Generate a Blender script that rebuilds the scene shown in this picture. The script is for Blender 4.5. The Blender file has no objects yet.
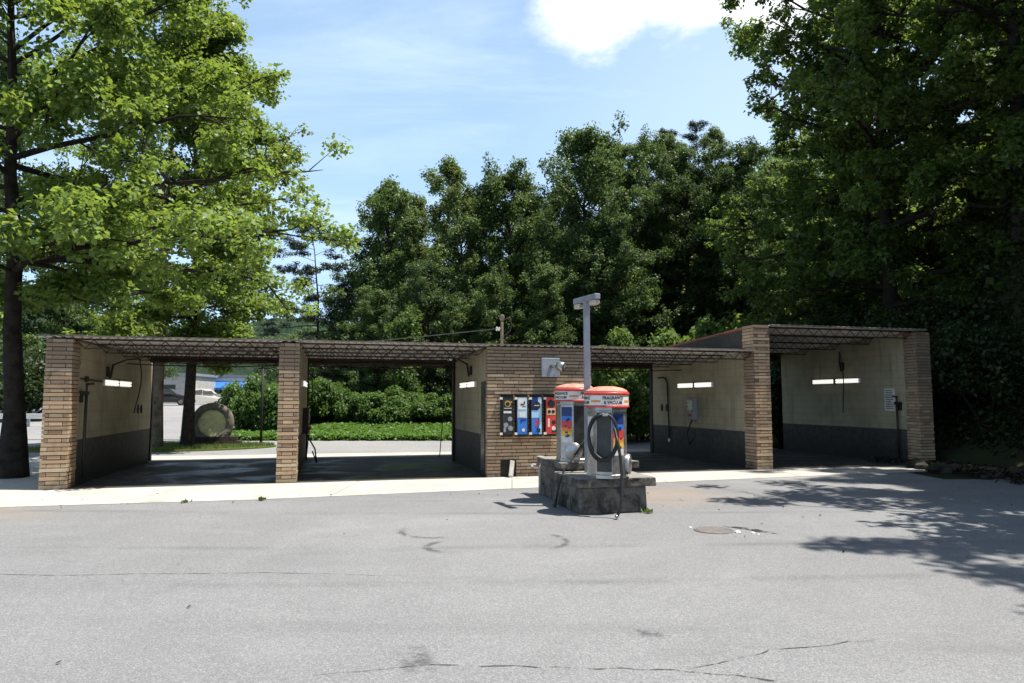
import bpy, bmesh, math, random
import numpy as np
from mathutils import Vector, Matrix, noise
from math import sin, cos, pi, radians, sqrt, atan2

random.seed(7)
scene = bpy.context.scene
COL = scene.collection

# ------------------------------------------------------------------ camera / light
YAW = radians(14.526)
OX, OY = -8.624, 12.919
UX, UY = cos(YAW), sin(YAW)
def W(u, v, z=0.0):
    """point of the car wash's own frame (along the front, into the bays, up) to world"""
    return Vector((OX + u*UX - v*UY, OY + u*UY + v*UX, z))

SUN_EL, SUN_AZ = radians(68), radians(-6)
SUND = Vector((cos(SUN_EL)*cos(SUN_AZ), cos(SUN_EL)*sin(SUN_AZ), sin(SUN_EL)))

cd = bpy.data.cameras.new('camera'); cam = bpy.data.objects.new('camera', cd); COL.objects.link(cam)
cd.sensor_width = 36; cd.lens = 36*700/1024.0
cam.location = (0, 0, 1.65); cam.rotation_euler = (radians(90+4.78), 0, 0)
cd.clip_start = .05; cd.clip_end = 4000
scene.camera = cam

sl = bpy.data.lights.new('sun', 'SUN'); sl.energy = 4.9; sl.angle = radians(.53); sl.color = (1, .955, .88)
so = bpy.data.objects.new('sun', sl); COL.objects.link(so)
so.rotation_euler = SUND.to_track_quat('Z', 'Y').to_euler(); so.location = (30, 0, 60)

scene.view_settings.view_transform = 'Standard'; scene.view_settings.look = 'None'
scene.view_settings.exposure = 0.84; scene.view_settings.gamma = 1; scene.view_settings.use_curve_mapping = False
scene.cycles.max_bounces = 6; scene.cycles.diffuse_bounces = 3; scene.cycles.transmission_bounces = 3
scene.cycles.transparent_max_bounces = 6; scene.cycles.glossy_bounces = 2

# ------------------------------------------------------------------ node helpers
class NT:
    def __init__(s, nt): s.nt = nt
    def n(s, t, **k):
        x = s.nt.nodes.new(t)
        ins = k.pop('ins', {})
        for a, b in k.items(): setattr(x, a, b)
        for a, b in ins.items():
            if isinstance(b, bpy.types.NodeSocket): s.nt.links.new(b, x.inputs[a])
            else: x.inputs[a].default_value = b
        return x
    def math(s, op, a, b=0.0, c=None, clamp=False):
        ins = {0: a, 1: b}
        if c is not None: ins[2] = c
        return s.n('ShaderNodeMath', operation=op, use_clamp=clamp, ins=ins).outputs[0]
    def mix(s, f, a, b, blend='MIX'):
        m = s.n('ShaderNodeMix', data_type='RGBA', blend_type=blend)
        for k, v in ((0, f), (6, a), (7, b)):
            if isinstance(v, bpy.types.NodeSocket): s.nt.links.new(v, m.inputs[k])
            else: m.inputs[k].default_value = v if k == 0 else (v if len(v) == 4 else (*v, 1))
        return m.outputs[2]
    def ramp(s, f, lo, hi, a=0.0, b=1.0):
        return s.n('ShaderNodeMapRange', interpolation_type='SMOOTHSTEP', ins={0: f, 1: lo, 2: hi, 3: a, 4: b}).outputs[0]
    def noise(s, vec, scale, detail=4, rough=.55, dist=0.0):
        return s.n('ShaderNodeTexNoise', ins={'Vector': vec, 'Scale': scale, 'Detail': detail, 'Roughness': rough, 'Distortion': dist}).outputs[0]

def newmat(name):
    m = bpy.data.materials.new(name); m.use_nodes = True
    m.node_tree.nodes.clear()
    t = NT(m.node_tree)
    out = t.n('ShaderNodeOutputMaterial')
    return m, t, out

def surf(t, out, color, rough=.7, metal=0.0, bump=None, bstr=.2, bdist=.02, spec=.4, emis=None, estr=0.0):
    p = t.n('ShaderNodeBsdfPrincipled')
    for k, v in (('Base Color', color), ('Roughness', rough), ('Metallic', metal), ('Specular IOR Level', spec)):
        if isinstance(v, bpy.types.NodeSocket): t.nt.links.new(v, p.inputs[k])
        elif k == 'Base Color': p.inputs[k].default_value = (*v, 1)
        else: p.inputs[k].default_value = v
    if bump is not None:
        b = t.n('ShaderNodeBump', ins={'Strength': bstr, 'Distance': bdist, 'Height': bump})
        t.nt.links.new(b.outputs[0], p.inputs['Normal'])
    if emis:
        p.inputs['Emission Color'].default_value = (*emis, 1); p.inputs['Emission Strength'].default_value = estr
    t.nt.links.new(p.outputs[0], out.inputs[0])
    return p

def plain(name, c1, c2=None, rough=.6, metal=0.0, scale=6.0, bump=.15, spec=.4, lo=.35, hi=.7, estr=0.0):
    """a worn surface: base colour, second colour in noise patches, fine bump"""
    m, t, out = newmat(name)
    co = t.n('ShaderNodeTexCoord').outputs['Object']
    f = t.noise(co, scale, 6, .65)
    c2 = c2 or tuple(x*.7 for x in c1)
    col = t.mix(t.ramp(f, lo, hi), c1, c2)
    r = t.ramp(t.noise(co, scale*3, 3), .3, .7, max(rough-.1, .03), min(rough+.12, 1))
    surf(t, out, col, r, metal, t.noise(co, scale*8, 5), bump, .01, spec, emis=c1 if estr else None, estr=estr)
    return m

def leafmat(name, c1, c2, trans, tmix=.35, rough=.5, spec=.3):
    m, t, out = newmat(name)
    g = t.n('ShaderNodeNewGeometry')
    oi = t.n('ShaderNodeObjectInfo')
    rnd = g.outputs['Random Per Island']
    col = t.mix(rnd, c1, c2)
    lum = t.math('MULTIPLY_ADD', oi.outputs['Random'], .5, .75)
    col = t.mix(1.0, col, t.n('ShaderNodeCombineColor', ins={0: lum, 1: lum, 2: lum}).outputs[0], 'MULTIPLY')
    p = t.n('ShaderNodeBsdfPrincipled', ins={'Base Color': col, 'Roughness': rough, 'Specular IOR Level': spec})
    tr = t.n('ShaderNodeBsdfTranslucent', ins={'Color': t.mix(rnd, trans, tuple(x*.6 for x in trans))})
    mx = t.n('ShaderNodeMixShader', ins={0: tmix, 1: p.outputs[0], 2: tr.outputs[0]})
    t.nt.links.new(mx.outputs[0], out.inputs[0])
    return m

M = {}
# asphalt: pale, sun-bleached, speckled, tan dust near the apron's left end
def asphalt(name, base, dust=True):
    m, t, out = newmat(name)
    co = t.n('ShaderNodeTexCoord').outputs['Object']
    big = t.noise(co, .22, 5, .6, .6)
    mid = t.noise(co, 1.7, 6, .6)
    fine = t.noise(co, 95, 3, .7)
    sp = t.n('ShaderNodeTexVoronoi', ins={'Vector': co, 'Scale': 120.0}).outputs['Color']
    spv = t.n('ShaderNodeSeparateColor', ins={0: sp}).outputs[0]
    b = base
    col = t.mix(t.ramp(big, .3, .7), tuple(x*.80 for x in b), tuple(x*1.12 for x in b))
    col = t.mix(t.ramp(mid, .3, .75, 0, .5), col, tuple(x*.78 for x in b))
    # stretched wear bands running along the lot
    mp = t.n('ShaderNodeMapping', ins={'Vector': co, 'Scale': (.12, 1.1, 1), 'Rotation': (0, 0, -.16)}).outputs[0]
    band = t.noise(mp, 1.0, 5, .6, .3)
    col = t.mix(t.ramp(band, .50, .70, 0, .55), col, tuple(x*.66 for x in b))
    col = t.mix(t.ramp(spv, .0, 1.0, 0, .75), col, tuple(x*.5 for x in b))
    col = t.mix(t.ramp(fine, .48, .72, 0, .65), col, tuple(x*1.7 for x in b))
    pt = t.noise(t.n('ShaderNodeMapping', ins={'Vector': co, 'Scale': (.35, .9, 1), 'Location': (3.7, 1.3, 0)}).outputs[0], 1.0, 6, .62, .8)
    col = t.mix(t.ramp(pt, .54, .70, 0, .30), col, tuple(x*.55 for x in b))
    col = t.mix(t.ramp(pt, .44, .34, 0, .12), col, tuple(x*1.3 for x in b))
    if dust:
        d = t.n('ShaderNodeVectorMath', operation='DISTANCE', ins={0: co, 1: (-9.3, 10.6, 0)}).outputs['Value']
        k = t.ramp(t.math('ADD', d, t.math('MULTIPLY', mid, 4.0)), 2.6, 5.4, .62, 0)
        col = t.mix(k, col, (.27, .215, .165))
        d2 = t.n('ShaderNodeVectorMath', operation='DISTANCE', ins={0: co, 1: (2.5, 12.4, 0)}).outputs['Value']
        k2 = t.ramp(t.math('ADD', d2, t.math('MULTIPLY', mid, 2.5)), 1.5, 3.0, .55, 0)
        col = t.mix(k2, col, (.26, .2, .15))
    sv = t.n('ShaderNodeTexVoronoi', ins={'Vector': co, 'Scale': .9, 'Randomness': 1.0})
    on = t.ramp(t.n('ShaderNodeSeparateColor', ins={0: sv.outputs['Color']}).outputs[0], .72, .80)
    spot = t.math('MULTIPLY', t.ramp(t.math('ADD', sv.outputs['Distance'], t.math('MULTIPLY', t.noise(co, 9, 4), .10)), .06, .15, .5, 0), on)
    col = t.mix(spot, col, tuple(x*.3 for x in b))
    # fine wandering cracks
    wob = t.n('ShaderNodeVectorMath', operation='ADD', ins={0: co, 1: t.n('ShaderNodeVectorMath', operation='SCALE', ins={0: t.n('ShaderNodeTexNoise', ins={'Vector': co, 'Scale': 1.3, 'Detail': 5.0}).outputs['Color'], 'Scale': 1.1}).outputs[0]}).outputs[0]
    v = t.n('ShaderNodeTexVoronoi', feature='DISTANCE_TO_EDGE', ins={'Vector': wob, 'Scale': .23}).outputs['Distance']
    ck = t.math('MULTIPLY', t.ramp(v, .0009, .003, 1, 0), t.ramp(t.noise(co, .35, 2), .48, .62))
    col = t.mix(t.math('MULTIPLY', ck, .3), col, (.1, .066, .062))
    surf(t, out, col, .88, 0, t.math('ADD', fine, t.math('MULTIPLY', spv, .6)), .5, .006, .25)
    return m
M['asphalt'] = asphalt('asphalt', (.232, .231, .232))
M['road'] = asphalt('road_surface', (.29, .285, .28), False)

def concrete(name, c, c2, stain, wet=False):
    m, t, out = newmat(name)
    co = t.n('ShaderNodeTexCoord').outputs['Object']
    a = t.noise(co, .9, 6, .65, .4); b = t.noise(co, 4.5, 6, .65); f = t.noise(co, 60, 3)
    col = t.mix(t.ramp(a, .35, .7), c, c2)
    col = t.mix(t.ramp(b, .55, .75, 0, .6), col, stain)
    col = t.mix(t.ramp(t.noise(co, .55, 7, .72, 1.0), .57, .70, 0, .75), col, tuple(x*.8 for x in stain))
    br = t.n('ShaderNodeTexBrick', offset=0.0, ins={'Vector': t.n('ShaderNodeMapping', ins={'Vector': co, 'Rotation': (0, 0, 0)}).outputs[0], 'Scale': 1.0, 'Mortar Size': .012, 'Brick Width': 3.1, 'Row Height': 30.0}).outputs['Fac']
    col = t.mix(t.math('MULTIPLY', br, .7), col, tuple(x*.35 for x in c))
    r = .85
    if not wet and name == 'bay_floor_concrete': sp_ = .28
    else: sp_ = .3
    if name == 'bay_floor_concrete': r = t.ramp(t.noise(co, .8, 5, .65, .5), .38, .62, .8, .38)
    if wet: r = t.ramp(t.noise(co, .55, 4, .6, .5), .44, .62, .75, .30)
    surf(t, out, col, r, 0, f, .25, .004, sp_)
    return m
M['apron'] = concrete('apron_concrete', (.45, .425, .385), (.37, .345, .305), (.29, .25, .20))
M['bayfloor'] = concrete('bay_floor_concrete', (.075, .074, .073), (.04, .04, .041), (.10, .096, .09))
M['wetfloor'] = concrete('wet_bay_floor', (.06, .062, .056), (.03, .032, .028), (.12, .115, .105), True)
M['oldconc'] = None
def oldconcrete():
    m, t, out = newmat('grimy_concrete')
    co = t.n('ShaderNodeTexCoord').outputs['Object']
    a = t.noise(co, 3.2, 8, .7, .6); b = t.noise(co, 14, 6, .7)
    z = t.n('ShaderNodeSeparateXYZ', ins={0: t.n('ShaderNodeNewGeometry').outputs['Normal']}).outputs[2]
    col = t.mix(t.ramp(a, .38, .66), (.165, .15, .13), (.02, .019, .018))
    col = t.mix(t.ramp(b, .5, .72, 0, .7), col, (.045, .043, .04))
    col = t.mix(t.ramp(z, .6, .95, 0, .75), col, (.26, .245, .22))  # sunlit tone of upward faces mixed into the colour
    surf(t, out, col, .9, 0, t.math('ADD', a, t.math('MULTIPLY', b, .6)), .7, .02, .2)
    return m
M['oldconc'] = oldconcrete()

def brickmat():
    m, t, out = newmat('tan_brick')
    co = t.n('ShaderNodeTexCoord').outputs['Object']
    r = t.n('ShaderNodeNewGeometry').outputs['Random Per Island']
    n = t.noise(co, 3.0, 5, .65)
    col = t.mix(r, (.46, .32, .20), (.30, .20, .122))
    col = t.mix(t.ramp(t.math('FRACT', t.math('MULTIPLY', r, 7.31)), .6, 1, 0, .8), col, (.53, .415, .285))
    col = t.mix(t.ramp(n, .52, .78, 0, .7), col, (.12, .09, .07))
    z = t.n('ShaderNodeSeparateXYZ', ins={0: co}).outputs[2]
    darkening = t.math('MULTIPLY', t.ramp(t.math('ADD', z, t.math('MULTIPLY', n, .9)), 1.9, 2.9), .45)  # bricks turn darker and greyer towards the top
    col = t.mix(darkening, col, (.12, .105, .09))
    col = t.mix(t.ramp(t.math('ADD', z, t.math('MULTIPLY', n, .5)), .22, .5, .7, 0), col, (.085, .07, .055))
    col = t.mix(t.ramp(t.noise(co, 1.6, 6, .7), .60, .76, 0, .45), col, (.5, .44, .36))
    surf(t, out, col, .85, 0, t.noise(co, 40, 5, .7), .8, .01, .2)
    return m
M['brick'] = brickmat()
M['mortar'] = plain('dark_mortar', (.07, .055, .045), (.035, .03, .026), .95, scale=8, bump=.4, spec=.1)

def blockwall():
    """painted block: cream above, dark grey below, darker foot and streaks"""
    m, t, out = newmat('painted_block')
    co = t.n('ShaderNodeTexCoord').outputs['Object']
    s = t.n('ShaderNodeSeparateXYZ', ins={0: co})
    yz = t.n('ShaderNodeCombineXYZ', ins={0: t.math('ADD', s.outputs[1], s.outputs[0]), 1: s.outputs[2], 2: 0.0}).outputs[0]
    br = t.n('ShaderNodeTexBrick', ins={'Vector': yz, 'Scale': 1.0, 'Mortar Size': .006, 'Mortar Smooth': .3, 'Brick Width': .406, 'Row Height': .203}).outputs['Fac']
    n = t.noise(co, 1.1, 6, .65); n2 = t.noise(co, 7, 5, .65)
    st = t.noise(t.n('ShaderNodeMapping', ins={'Vector': yz, 'Scale': (5, .5, 1)}).outputs[0], 1.0, 5, .6)
    up = t.mix(t.ramp(n, .4, .75), (.41, .365, .245), (.28, .245, .155))
    up = t.mix(t.ramp(st, .50, .76, 0, .75), up, (.2, .175, .12))
    lo = t.mix(t.ramp(n2, .35, .75), (.085, .082, .075), (.042, .04, .036))
    k = t.ramp(t.math('ADD', s.outputs[2], t.math('MULTIPLY', n2, .035)), .90, .915)
    col = t.mix(k, lo, up)
    col = t.mix(t.math('MULTIPLY', br, .35), col, tuple((.12, .11, .08)))
    foot = t.ramp(t.math('ADD', s.outputs[2], t.math('MULTIPLY', n, .7)), .35, 1.25, .92, 0)  # wall colour darkens towards the foot
    col = t.mix(foot, col, (.03, .03, .026))
    surf(t, out, col, .75, 0, t.math('SUBTRACT', t.math('MULTIPLY', n2, .2), br), .5, .006, .3)
    return m
M['block'] = blockwall()
M['deck'] = plain('galvanised_deck', (.74, .73, .70), (.55, .52, .46), .5, 0, 2.2, .1)
M['rust'] = plain('rusty_edge', (.20, .175, .15), (.11, .08, .06), .85, 0, 7, .3)
M['joist'] = plain('dark_steel', (.035, .028, .024), (.07, .035, .02), .7, .3, 5, .2)
M['redcoping'] = plain('red_coping', (.24, .06, .04), (.13, .045, .035), .8, 0, 4, .3)
M['wallshade'] = plain('painted_wall_shade', (.03, .03, .026), (.02, .02, .018), .9, 0, 3, .3)
M['tube'] = plain('lit_tube', (1.0, .98, .9), (1, .98, .9), .5, estr=.5)
M['whitemetal'] = plain('white_enamel', (.62, .61, .57), (.5, .47, .4), .45, 0, 9, .05)
M['black'] = plain('black_rubber', (.014, .014, .014), (.025, .024, .022), .5, 0, 20, .15)
M['blackmetal'] = plain('black_iron', (.018, .018, .017), (.03, .026, .02), .6, .4, 10, .15)
M['steel'] = plain('brushed_steel', (.45, .445, .43), (.30, .295, .285), .34, .85, 4, .06)
M['steeldark'] = plain('smoked_panel', (.06, .06, .058), (.035, .035, .033), .35, .3, 5, .08)
M['greymetal'] = plain('grey_paint', (.29, .31, .35), (.21, .225, .25), .55, .2, 5, .12)
M['red'] = plain('red_plastic', (.66, .062, .048), (.50, .05, .04), .38, 0, 7, .05)
M['paleRed'] = plain('sun_faded_red', (.74, .30, .21), (.66, .17, .11), .55, 0, 5, .05)
M['white'] = plain('white_paint', (.74, .72, .68), (.6, .57, .5), .5, 0, 8, .05)
M['dimwhite'] = plain('weathered_white', (.48, .47, .44), (.36, .35, .32), .7, 0, 3, .1)
M['orange'] = plain('orange_paint', (.78, .25, .045), (.65, .2, .04), .5, 0, 8, .05)
M['yellow'] = plain('yellow_paint', (.80, .50, .06), (.72, .42, .05), .5, 0, 8, .05)
M['blue'] = plain('blue_paint', (.045, .19, .58), (.03, .13, .45), .4, 0, 6, .05)
M['navy'] = plain('navy_paint', (.02, .04, .17), (.015, .03, .12), .4, 0, 6, .05)
M['sky'] = plain('pale_blue_paint', (.42, .62, .80), (.33, .53, .74), .4, 0, 6, .05)
M['gold'] = plain('gold_paint', (.65, .42, .10), (.5, .3, .06), .4, .3, 8, .05)
M['cream'] = plain('cream_paint', (.68, .52, .30), (.58, .42, .24), .5, 0, 8, .05)
M['lens'] = plain('lamp_lens', (.55, .5, .42), (.42, .36, .28), .2, 0, 6, .05)
M['bark'] = plain('tree_bark', (.042, .034, .027), (.018, .015, .013), .95, 0, 5, .9, .1)
M['palebark'] = plain('pale_bark', (.17, .145, .115), (.06, .05, .04), .95, 0, 4, .9, .1)
M['earth'] = plain('bare_earth', (.10, .075, .052), (.05, .04, .03), .95, 0, 1.2, .6, .1)
M['forestfloor'] = plain('leafy_ground', (.035, .045, .018), (.03, .024, .016), .95, 0, .6, .8, .1)
M['lawn'] = plain('lawn_soil', (.075, .12, .028), (.13, .14, .05), .95, 0, 1.5, .6, .1)
M['rock'] = plain('mossy_rock', (.05, .046, .038), (.02, .024, .016), .95, 0, .9, .9, .15)
M['ringrock'] = plain('ring_stone', (.17, .15, .12), (.07, .07, .05), .95, 0, 3, .9)
M['stone'] = plain('pale_stone', (.5, .47, .42), (.36, .33, .29), .9, 0, 8, .3)
M['rustiron'] = plain('rusty_iron', (.18, .16, .148), (.13, .115, .105), .85, .2, 9, .5)
M['sealer'] = None

# leaves
M['leafA'] = leafmat('sunny_leaves', (.165, .245, .066), (.034, .074, .018), (.42, .56, .07), .37, .43, .28)
M['leafB'] = leafmat('mid_green_leaves', (.060, .108, .022), (.036, .074, .016), (.20, .31, .045), .36)
M['leafC'] = leafmat('forest_leaves', (.100, .150, .046), (.04, .075, .024), (.2, .3, .06), .32)
M['leafM'] = leafmat('pale_forest_leaves', (.13, .17, .06), (.06, .095, .034), (.25, .34, .07), .34)
M['leafN'] = leafmat('deep_forest_leaves', (.07, .12, .036), (.03, .06, .02), (.16, .25, .05), .3)
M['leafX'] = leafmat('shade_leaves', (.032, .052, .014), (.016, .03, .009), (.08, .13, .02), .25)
M['leafD'] = leafmat('dark_hill_leaves', (.115, .17, .044), (.022, .042, .013), (.32, .46, .065), .38)
M['leafP'] = leafmat('pine_needles', (.038, .062, .032), (.026, .045, .024), (.07, .11, .04), .2)
M['leafK'] = leafmat('kudzu_leaves', (.075, .135, .028), (.042, .092, .018), (.2, .34, .05), .32)
M['leafS'] = leafmat('bright_shrub_leaves', (.085, .14, .03), (.05, .09, .02), (.26, .38, .06), .36)
M['grassK'] = leafmat('low_leaf_cover', (.09, .18, .03), (.06, .13, .02), (.22, .4, .05), .3)
M['blade'] = leafmat('lawn_blades', (.11, .17, .04), (.16, .18, .06), (.22, .3, .06), .3)
M['dead'] = leafmat('dead_leaves', (.06, .045, .03), (.035, .026, .018), (.05, .035, .02), .15, .8)

# ------------------------------------------------------------------ object helpers
def link(name, me, mat=None, parent=None, mats=None):
    o = bpy.data.objects.new(name, me); COL.objects.link(o)
    if mats:
        for m in mats: me.materials.append(m)
    elif mat: me.materials.append(mat)
    if parent: o.parent = parent
    return o
def tag(o, label=None, cat=None, group=None, kind=None):
    if label: o['label'] = label
    if cat: o['category'] = cat
    if group: o['group'] = group
    if kind: o['kind'] = kind
    return o
def thing(name, label, cat, loc=(0, 0, 0), rz=0.0, group=None):
    o = bpy.data.objects.new(name, None); COL.objects.link(o)
    o.empty_display_size = .3
    o.location = loc; o.rotation_euler = (0, 0, rz)
    return tag(o, label, cat, group)
def copytree(r, loc=None, rz=None, scale=None):
    c = r.copy(); COL.objects.link(c)
    if loc is not None: c.location = loc
    if rz is not None: c.rotation_euler = (0, 0, rz)
    if scale is not None: c.scale = scale
    for ch in list(r.children):
        d = ch.copy(); COL.objects.link(d); d.parent = c
        for g in list(ch.children):
            e = g.copy(); COL.objects.link(e); e.parent = d
    return c

class MB:
    """collects shapes; build() links them as ONE mesh object"""
    def __init__(s): s.bm = bmesh.new()
    def box(s, a, b, bevel=0.0, mi=0):
        x0, y0, z0 = a; x1, y1, z1 = b
        vs = [s.bm.verts.new(p) for p in ((x0,y0,z0),(x1,y0,z0),(x1,y1,z0),(x0,y1,z0),(x0,y0,z1),(x1,y0,z1),(x1,y1,z1),(x0,y1,z1))]
        fs = []
        for q in ((3,2,1,0),(4,5,6,7),(0,1,5,4),(1,2,6,5),(2,3,7,6),(3,0,4,7)):
            f = s.bm.faces.new([vs[i] for i in q]); f.material_index = mi; fs.append(f)
        if bevel:
            es = list({e for f in fs for e in f.edges})
            r = bmesh.ops.bevel(s.bm, geom=es, offset=bevel, segments=2, affect='EDGES', profile=.5)
            for f in r['faces']: f.material_index = mi
        return s
    def rod(s, p, q, r, n=8, r2=None, mi=0):
        return s.tube([p, q], [r, r if r2 is None else r2], n, mi)
    def tube(s, pts, rad, n=8, mi=0, caps=True):
        pts = [Vector(p) for p in pts]
        if not isinstance(rad, (list, tuple)): rad = [rad]*len(pts)
        rings = []; up = None
        for i, p in enumerate(pts):
            d = (pts[min(i+1, len(pts)-1)] - pts[max(i-1, 0)]).normalized()
            if up is None:
                up = Vector((0, 0, 1)) if abs(d.z) < .9 else Vector((1, 0, 0))
            a = d.cross(up).normalized(); b = a.cross(d).normalized(); up = b
            rings.append([s.bm.verts.new(p + (a*cos(2*pi*k/n) + b*sin(2*pi*k/n))*rad[i]) for k in range(n)])
        for A, B in zip(rings, rings[1:]):
            for k in range(n):
                f = s.bm.faces.new((A[k], A[(k+1) % n], B[(k+1) % n], B[k])); f.smooth = n > 5; f.material_index = mi
        if caps:
            for R_ in (rings[0][::-1], rings[-1]):
                f = s.bm.faces.new(R_); f.material_index = mi
        return s
    def lathe(s, prof, n=32, c=(0, 0, 0), axis='Z', mi=0, a0=0.0, smooth=True, cap=True):
        c = Vector(c); rings = []
        for r, h in prof:
            ring = []
            for k in range(n):
                a = a0 + 2*pi*k/n
                x, y = r*cos(a), r*sin(a)
                p = Vector((x, y, h)) if axis == 'Z' else (Vector((x, -h, y)) if axis == 'Y' else Vector((h, x, y)))
                ring.append(s.bm.verts.new(c + p))
            rings.append(ring)
        for A, B in zip(rings, rings[1:]):
            for k in range(n):
                f = s.bm.faces.new((A[k], A[(k+1) % n], B[(k+1) % n], B[k])); f.smooth = smooth; f.material_index = mi
        if cap:
            for R_ in (rings[0][::-1], rings[-1]):
                f = s.bm.faces.new(R_); f.material_index = mi
        return s
    def poly(s, pts, mi=0):
        f = s.bm.faces.new([s.bm.verts.new(p) for p in pts]); f.material_index = mi; return s
    def prism(s, pts, z0, z1, mi=0):
        A = [s.bm.verts.new((x, y, z0)) for x, y in pts]; B = [s.bm.verts.new((x, y, z1)) for x, y in pts]
        n = len(pts)
        for k in range(n):
            s.bm.faces.new((A[k], A[(k+1) % n], B[(k+1) % n], B[k])).material_index = mi
        s.bm.faces.new(A[::-1]).material_index = mi; s.bm.faces.new(B).material_index = mi
        return s
    def build(s, name, mat=None, parent=None, mats=None, recalc=True):
        if recalc: bmesh.ops.recalc_face_normals(s.bm, faces=s.bm.faces[:])
        me = bpy.data.meshes.new(name); s.bm.to_mesh(me); s.bm.free()
        return link(name, me, mat, parent, mats)

def npmesh(name, V, quads):
    me = bpy.data.meshes.new(name)
    V = np.asarray(V, np.float32); quads = np.asarray(quads, np.int32)
    me.vertices.add(len(V)); me.vertices.foreach_set('co', V.ravel())
    nq, k = quads.shape
    me.loops.add(nq*k); me.loops.foreach_set('vertex_index', quads.ravel())
    me.polygons.add(nq); me.polygons.foreach_set('loop_start', np.arange(0, nq*k, k, dtype=np.int32))
    me.update(calc_edges=True); me.validate()
    return me

# ------------------------------------------------------------------ terrain
def sstep(a, b, x):
    t = np.clip((np.asarray(x, float)-a)/(b-a), 0, 1); return t*t*(3-2*t)
_rng = np.random.default_rng(3)
_ph = _rng.uniform(0, 6.28, 24); _kx = _rng.normal(0, 1, 24); _ky = _rng.normal(0, 1, 24)
def wob(x, y, s):
    v = np.zeros(np.broadcast(x, y).shape)
    for i in range(12): v = v + np.sin((x*_kx[i]+y*_ky[i])*s*(1+.35*i)+_ph[i])/(1+.3*i)
    return v/4.0
def hill_s(x, y):
    xe = np.interp(y, [-50, 8, 19, 26, 34, 42, 50, 62, 90], [14, 12.2, 11.6, 10.4, 7.5, 1.0, -8.0, -17, -24])
    return x - xe
def hgt(x, y):
    x = np.asarray(x, float); y = np.asarray(y, float)
    s = hill_s(x, y)
    near = 1 - sstep(19, 30, y)
    h = near*(1.1*sstep(-.4, 1.2, s) + 4.2*sstep(1.0, 4.0, s))
    h = h + np.minimum(.42*np.maximum(s, 0)**1.02, 26)*(1-sstep(120, 300, np.hypot(x, y)))
    h = h + (.35*wob(x, y, .8) + .15*wob(x, y, 2.3))*sstep(.3, 3, s)*(1-sstep(80, 140, y))
    bank = .30*sstep(29, 34, y)*sstep(-12, -8, x)
    rise = 1.25*sstep(30, 80, y)
    return h + bank*(1-sstep(0, 4, s)) + rise
def Hf(x, y): return float(hgt(x, y))

def grid_sheet(name, xs, ys, off=0.0, keep=None):
    X, Y = np.meshgrid(xs, ys); Z = hgt(X, Y) + off
    V = np.stack([X, Y, Z], -1).reshape(-1, 3); nx = len(xs)
    i = np.arange(len(ys)-1)[:, None]*nx + np.arange(nx-1)[None, :]
    Q = np.stack([i, i+1, i+1+nx, i+nx], -1).reshape(-1, 4)
    if keep is not None:
        c = V[Q].mean(1); Q = Q[keep(c[:, 0], c[:, 1])]
    me = npmesh(name, V, Q)
    me.polygons.foreach_set('use_smooth', np.ones(len(Q), bool))
    return me
far = np.array([75, 90, 115, 150, 200, 280, 400, 600, 900, 1400.])
xs = np.concatenate([-far[::-1], np.arange(-64, 64.1, 1.0), far])
ys = np.concatenate([-far[::-1], np.arange(-60, 70.1, 1.0), far])
tag(link('ground', grid_sheet('ground', xs, ys), M['forestfloor']), kind='structure')
tag(link('parking_lot', grid_sheet('parking_lot', np.arange(-45, 11.61, .94), np.arange(-20, 15.6, .94), .006,
     lambda x, y: hill_s(x, y) < -.8), M['asphalt']), kind='structure')
tag(link('rear_road', grid_sheet('rear_road', np.arange(-46, 9.1, 1.0), np.arange(14.6, 30.0, .5), .005,
     lambda x, y: (y + .26*(-x-4)*0 < 29.2) & (hill_s(x, y) < -.5)), M['road']), kind='structure')
tag(link('street', grid_sheet('street', np.arange(-75, -10.9, 1.0), np.arange(29.5, 80, 1.0), .007,
     lambda x, y: (x < -11.5 - (y-29)*.16)), M['road']), kind='structure')

# apron: a low slab in front of the bays, its edge not quite parallel to the front
ap = [(-5.5, -2.0), (3.9, -2.25), (8.5, -1.92), (12, -1.68), (17.8, -1.25), (20.6, -.95), (20.6, .0), (-5.5, .0)]
b = MB(); b.prism([tuple(W(u, v).xy) for u, v in ap], -.1, .016)
tag(b.build('apron', M['apron']), kind='structure')
b = MB()
b.prism([tuple(W(u, v).xy) for u, v in ((-5.5, 6.1), (15.3, 6.0), (15.3, 7.2), (-5.5, 8.2))], -.1, .018)
tag(b.build('rear_apron', M['apron']), kind='structure')
b = MB()
b.prism([tuple(W(u, v).xy) for u, v in ((-5.5, .003), (.1, .003), (.1, 6.1), (-5.5, 6.1))], -.1, .014)
tag(b.build('side_pavement', M['apron']), kind='structure')
b = MB()
for u0, u1 in ((.1, 4.3), (10.6, 15.1), (15.1, 19.9)):
    b.prism([tuple(W(u, v).xy) for u, v in ((u0, .002), (u1-.002, .002), (u1-.002, 6.0), (u0, 6.0))], -.1, .012)
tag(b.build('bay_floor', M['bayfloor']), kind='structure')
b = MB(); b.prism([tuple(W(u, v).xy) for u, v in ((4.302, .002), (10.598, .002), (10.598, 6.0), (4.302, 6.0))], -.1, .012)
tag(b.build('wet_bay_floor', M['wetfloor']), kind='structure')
# lawn island behind the first bay
def lawn_in(u, v): return ((u+.6)/3.9)**2 + ((v-11.6)/1.9)**2 < 1
lp = [(-.6+3.9*cos(a), 11.6+1.9*sin(a)) for a in np.linspace(0, 2*pi, 40, endpoint=False)]
b = MB(); b.prism([tuple(W(u, v).xy) for u, v in lp], -.05, .06)
tag(b.build('lawn_ground', M['lawn']), kind='structure')

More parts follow.
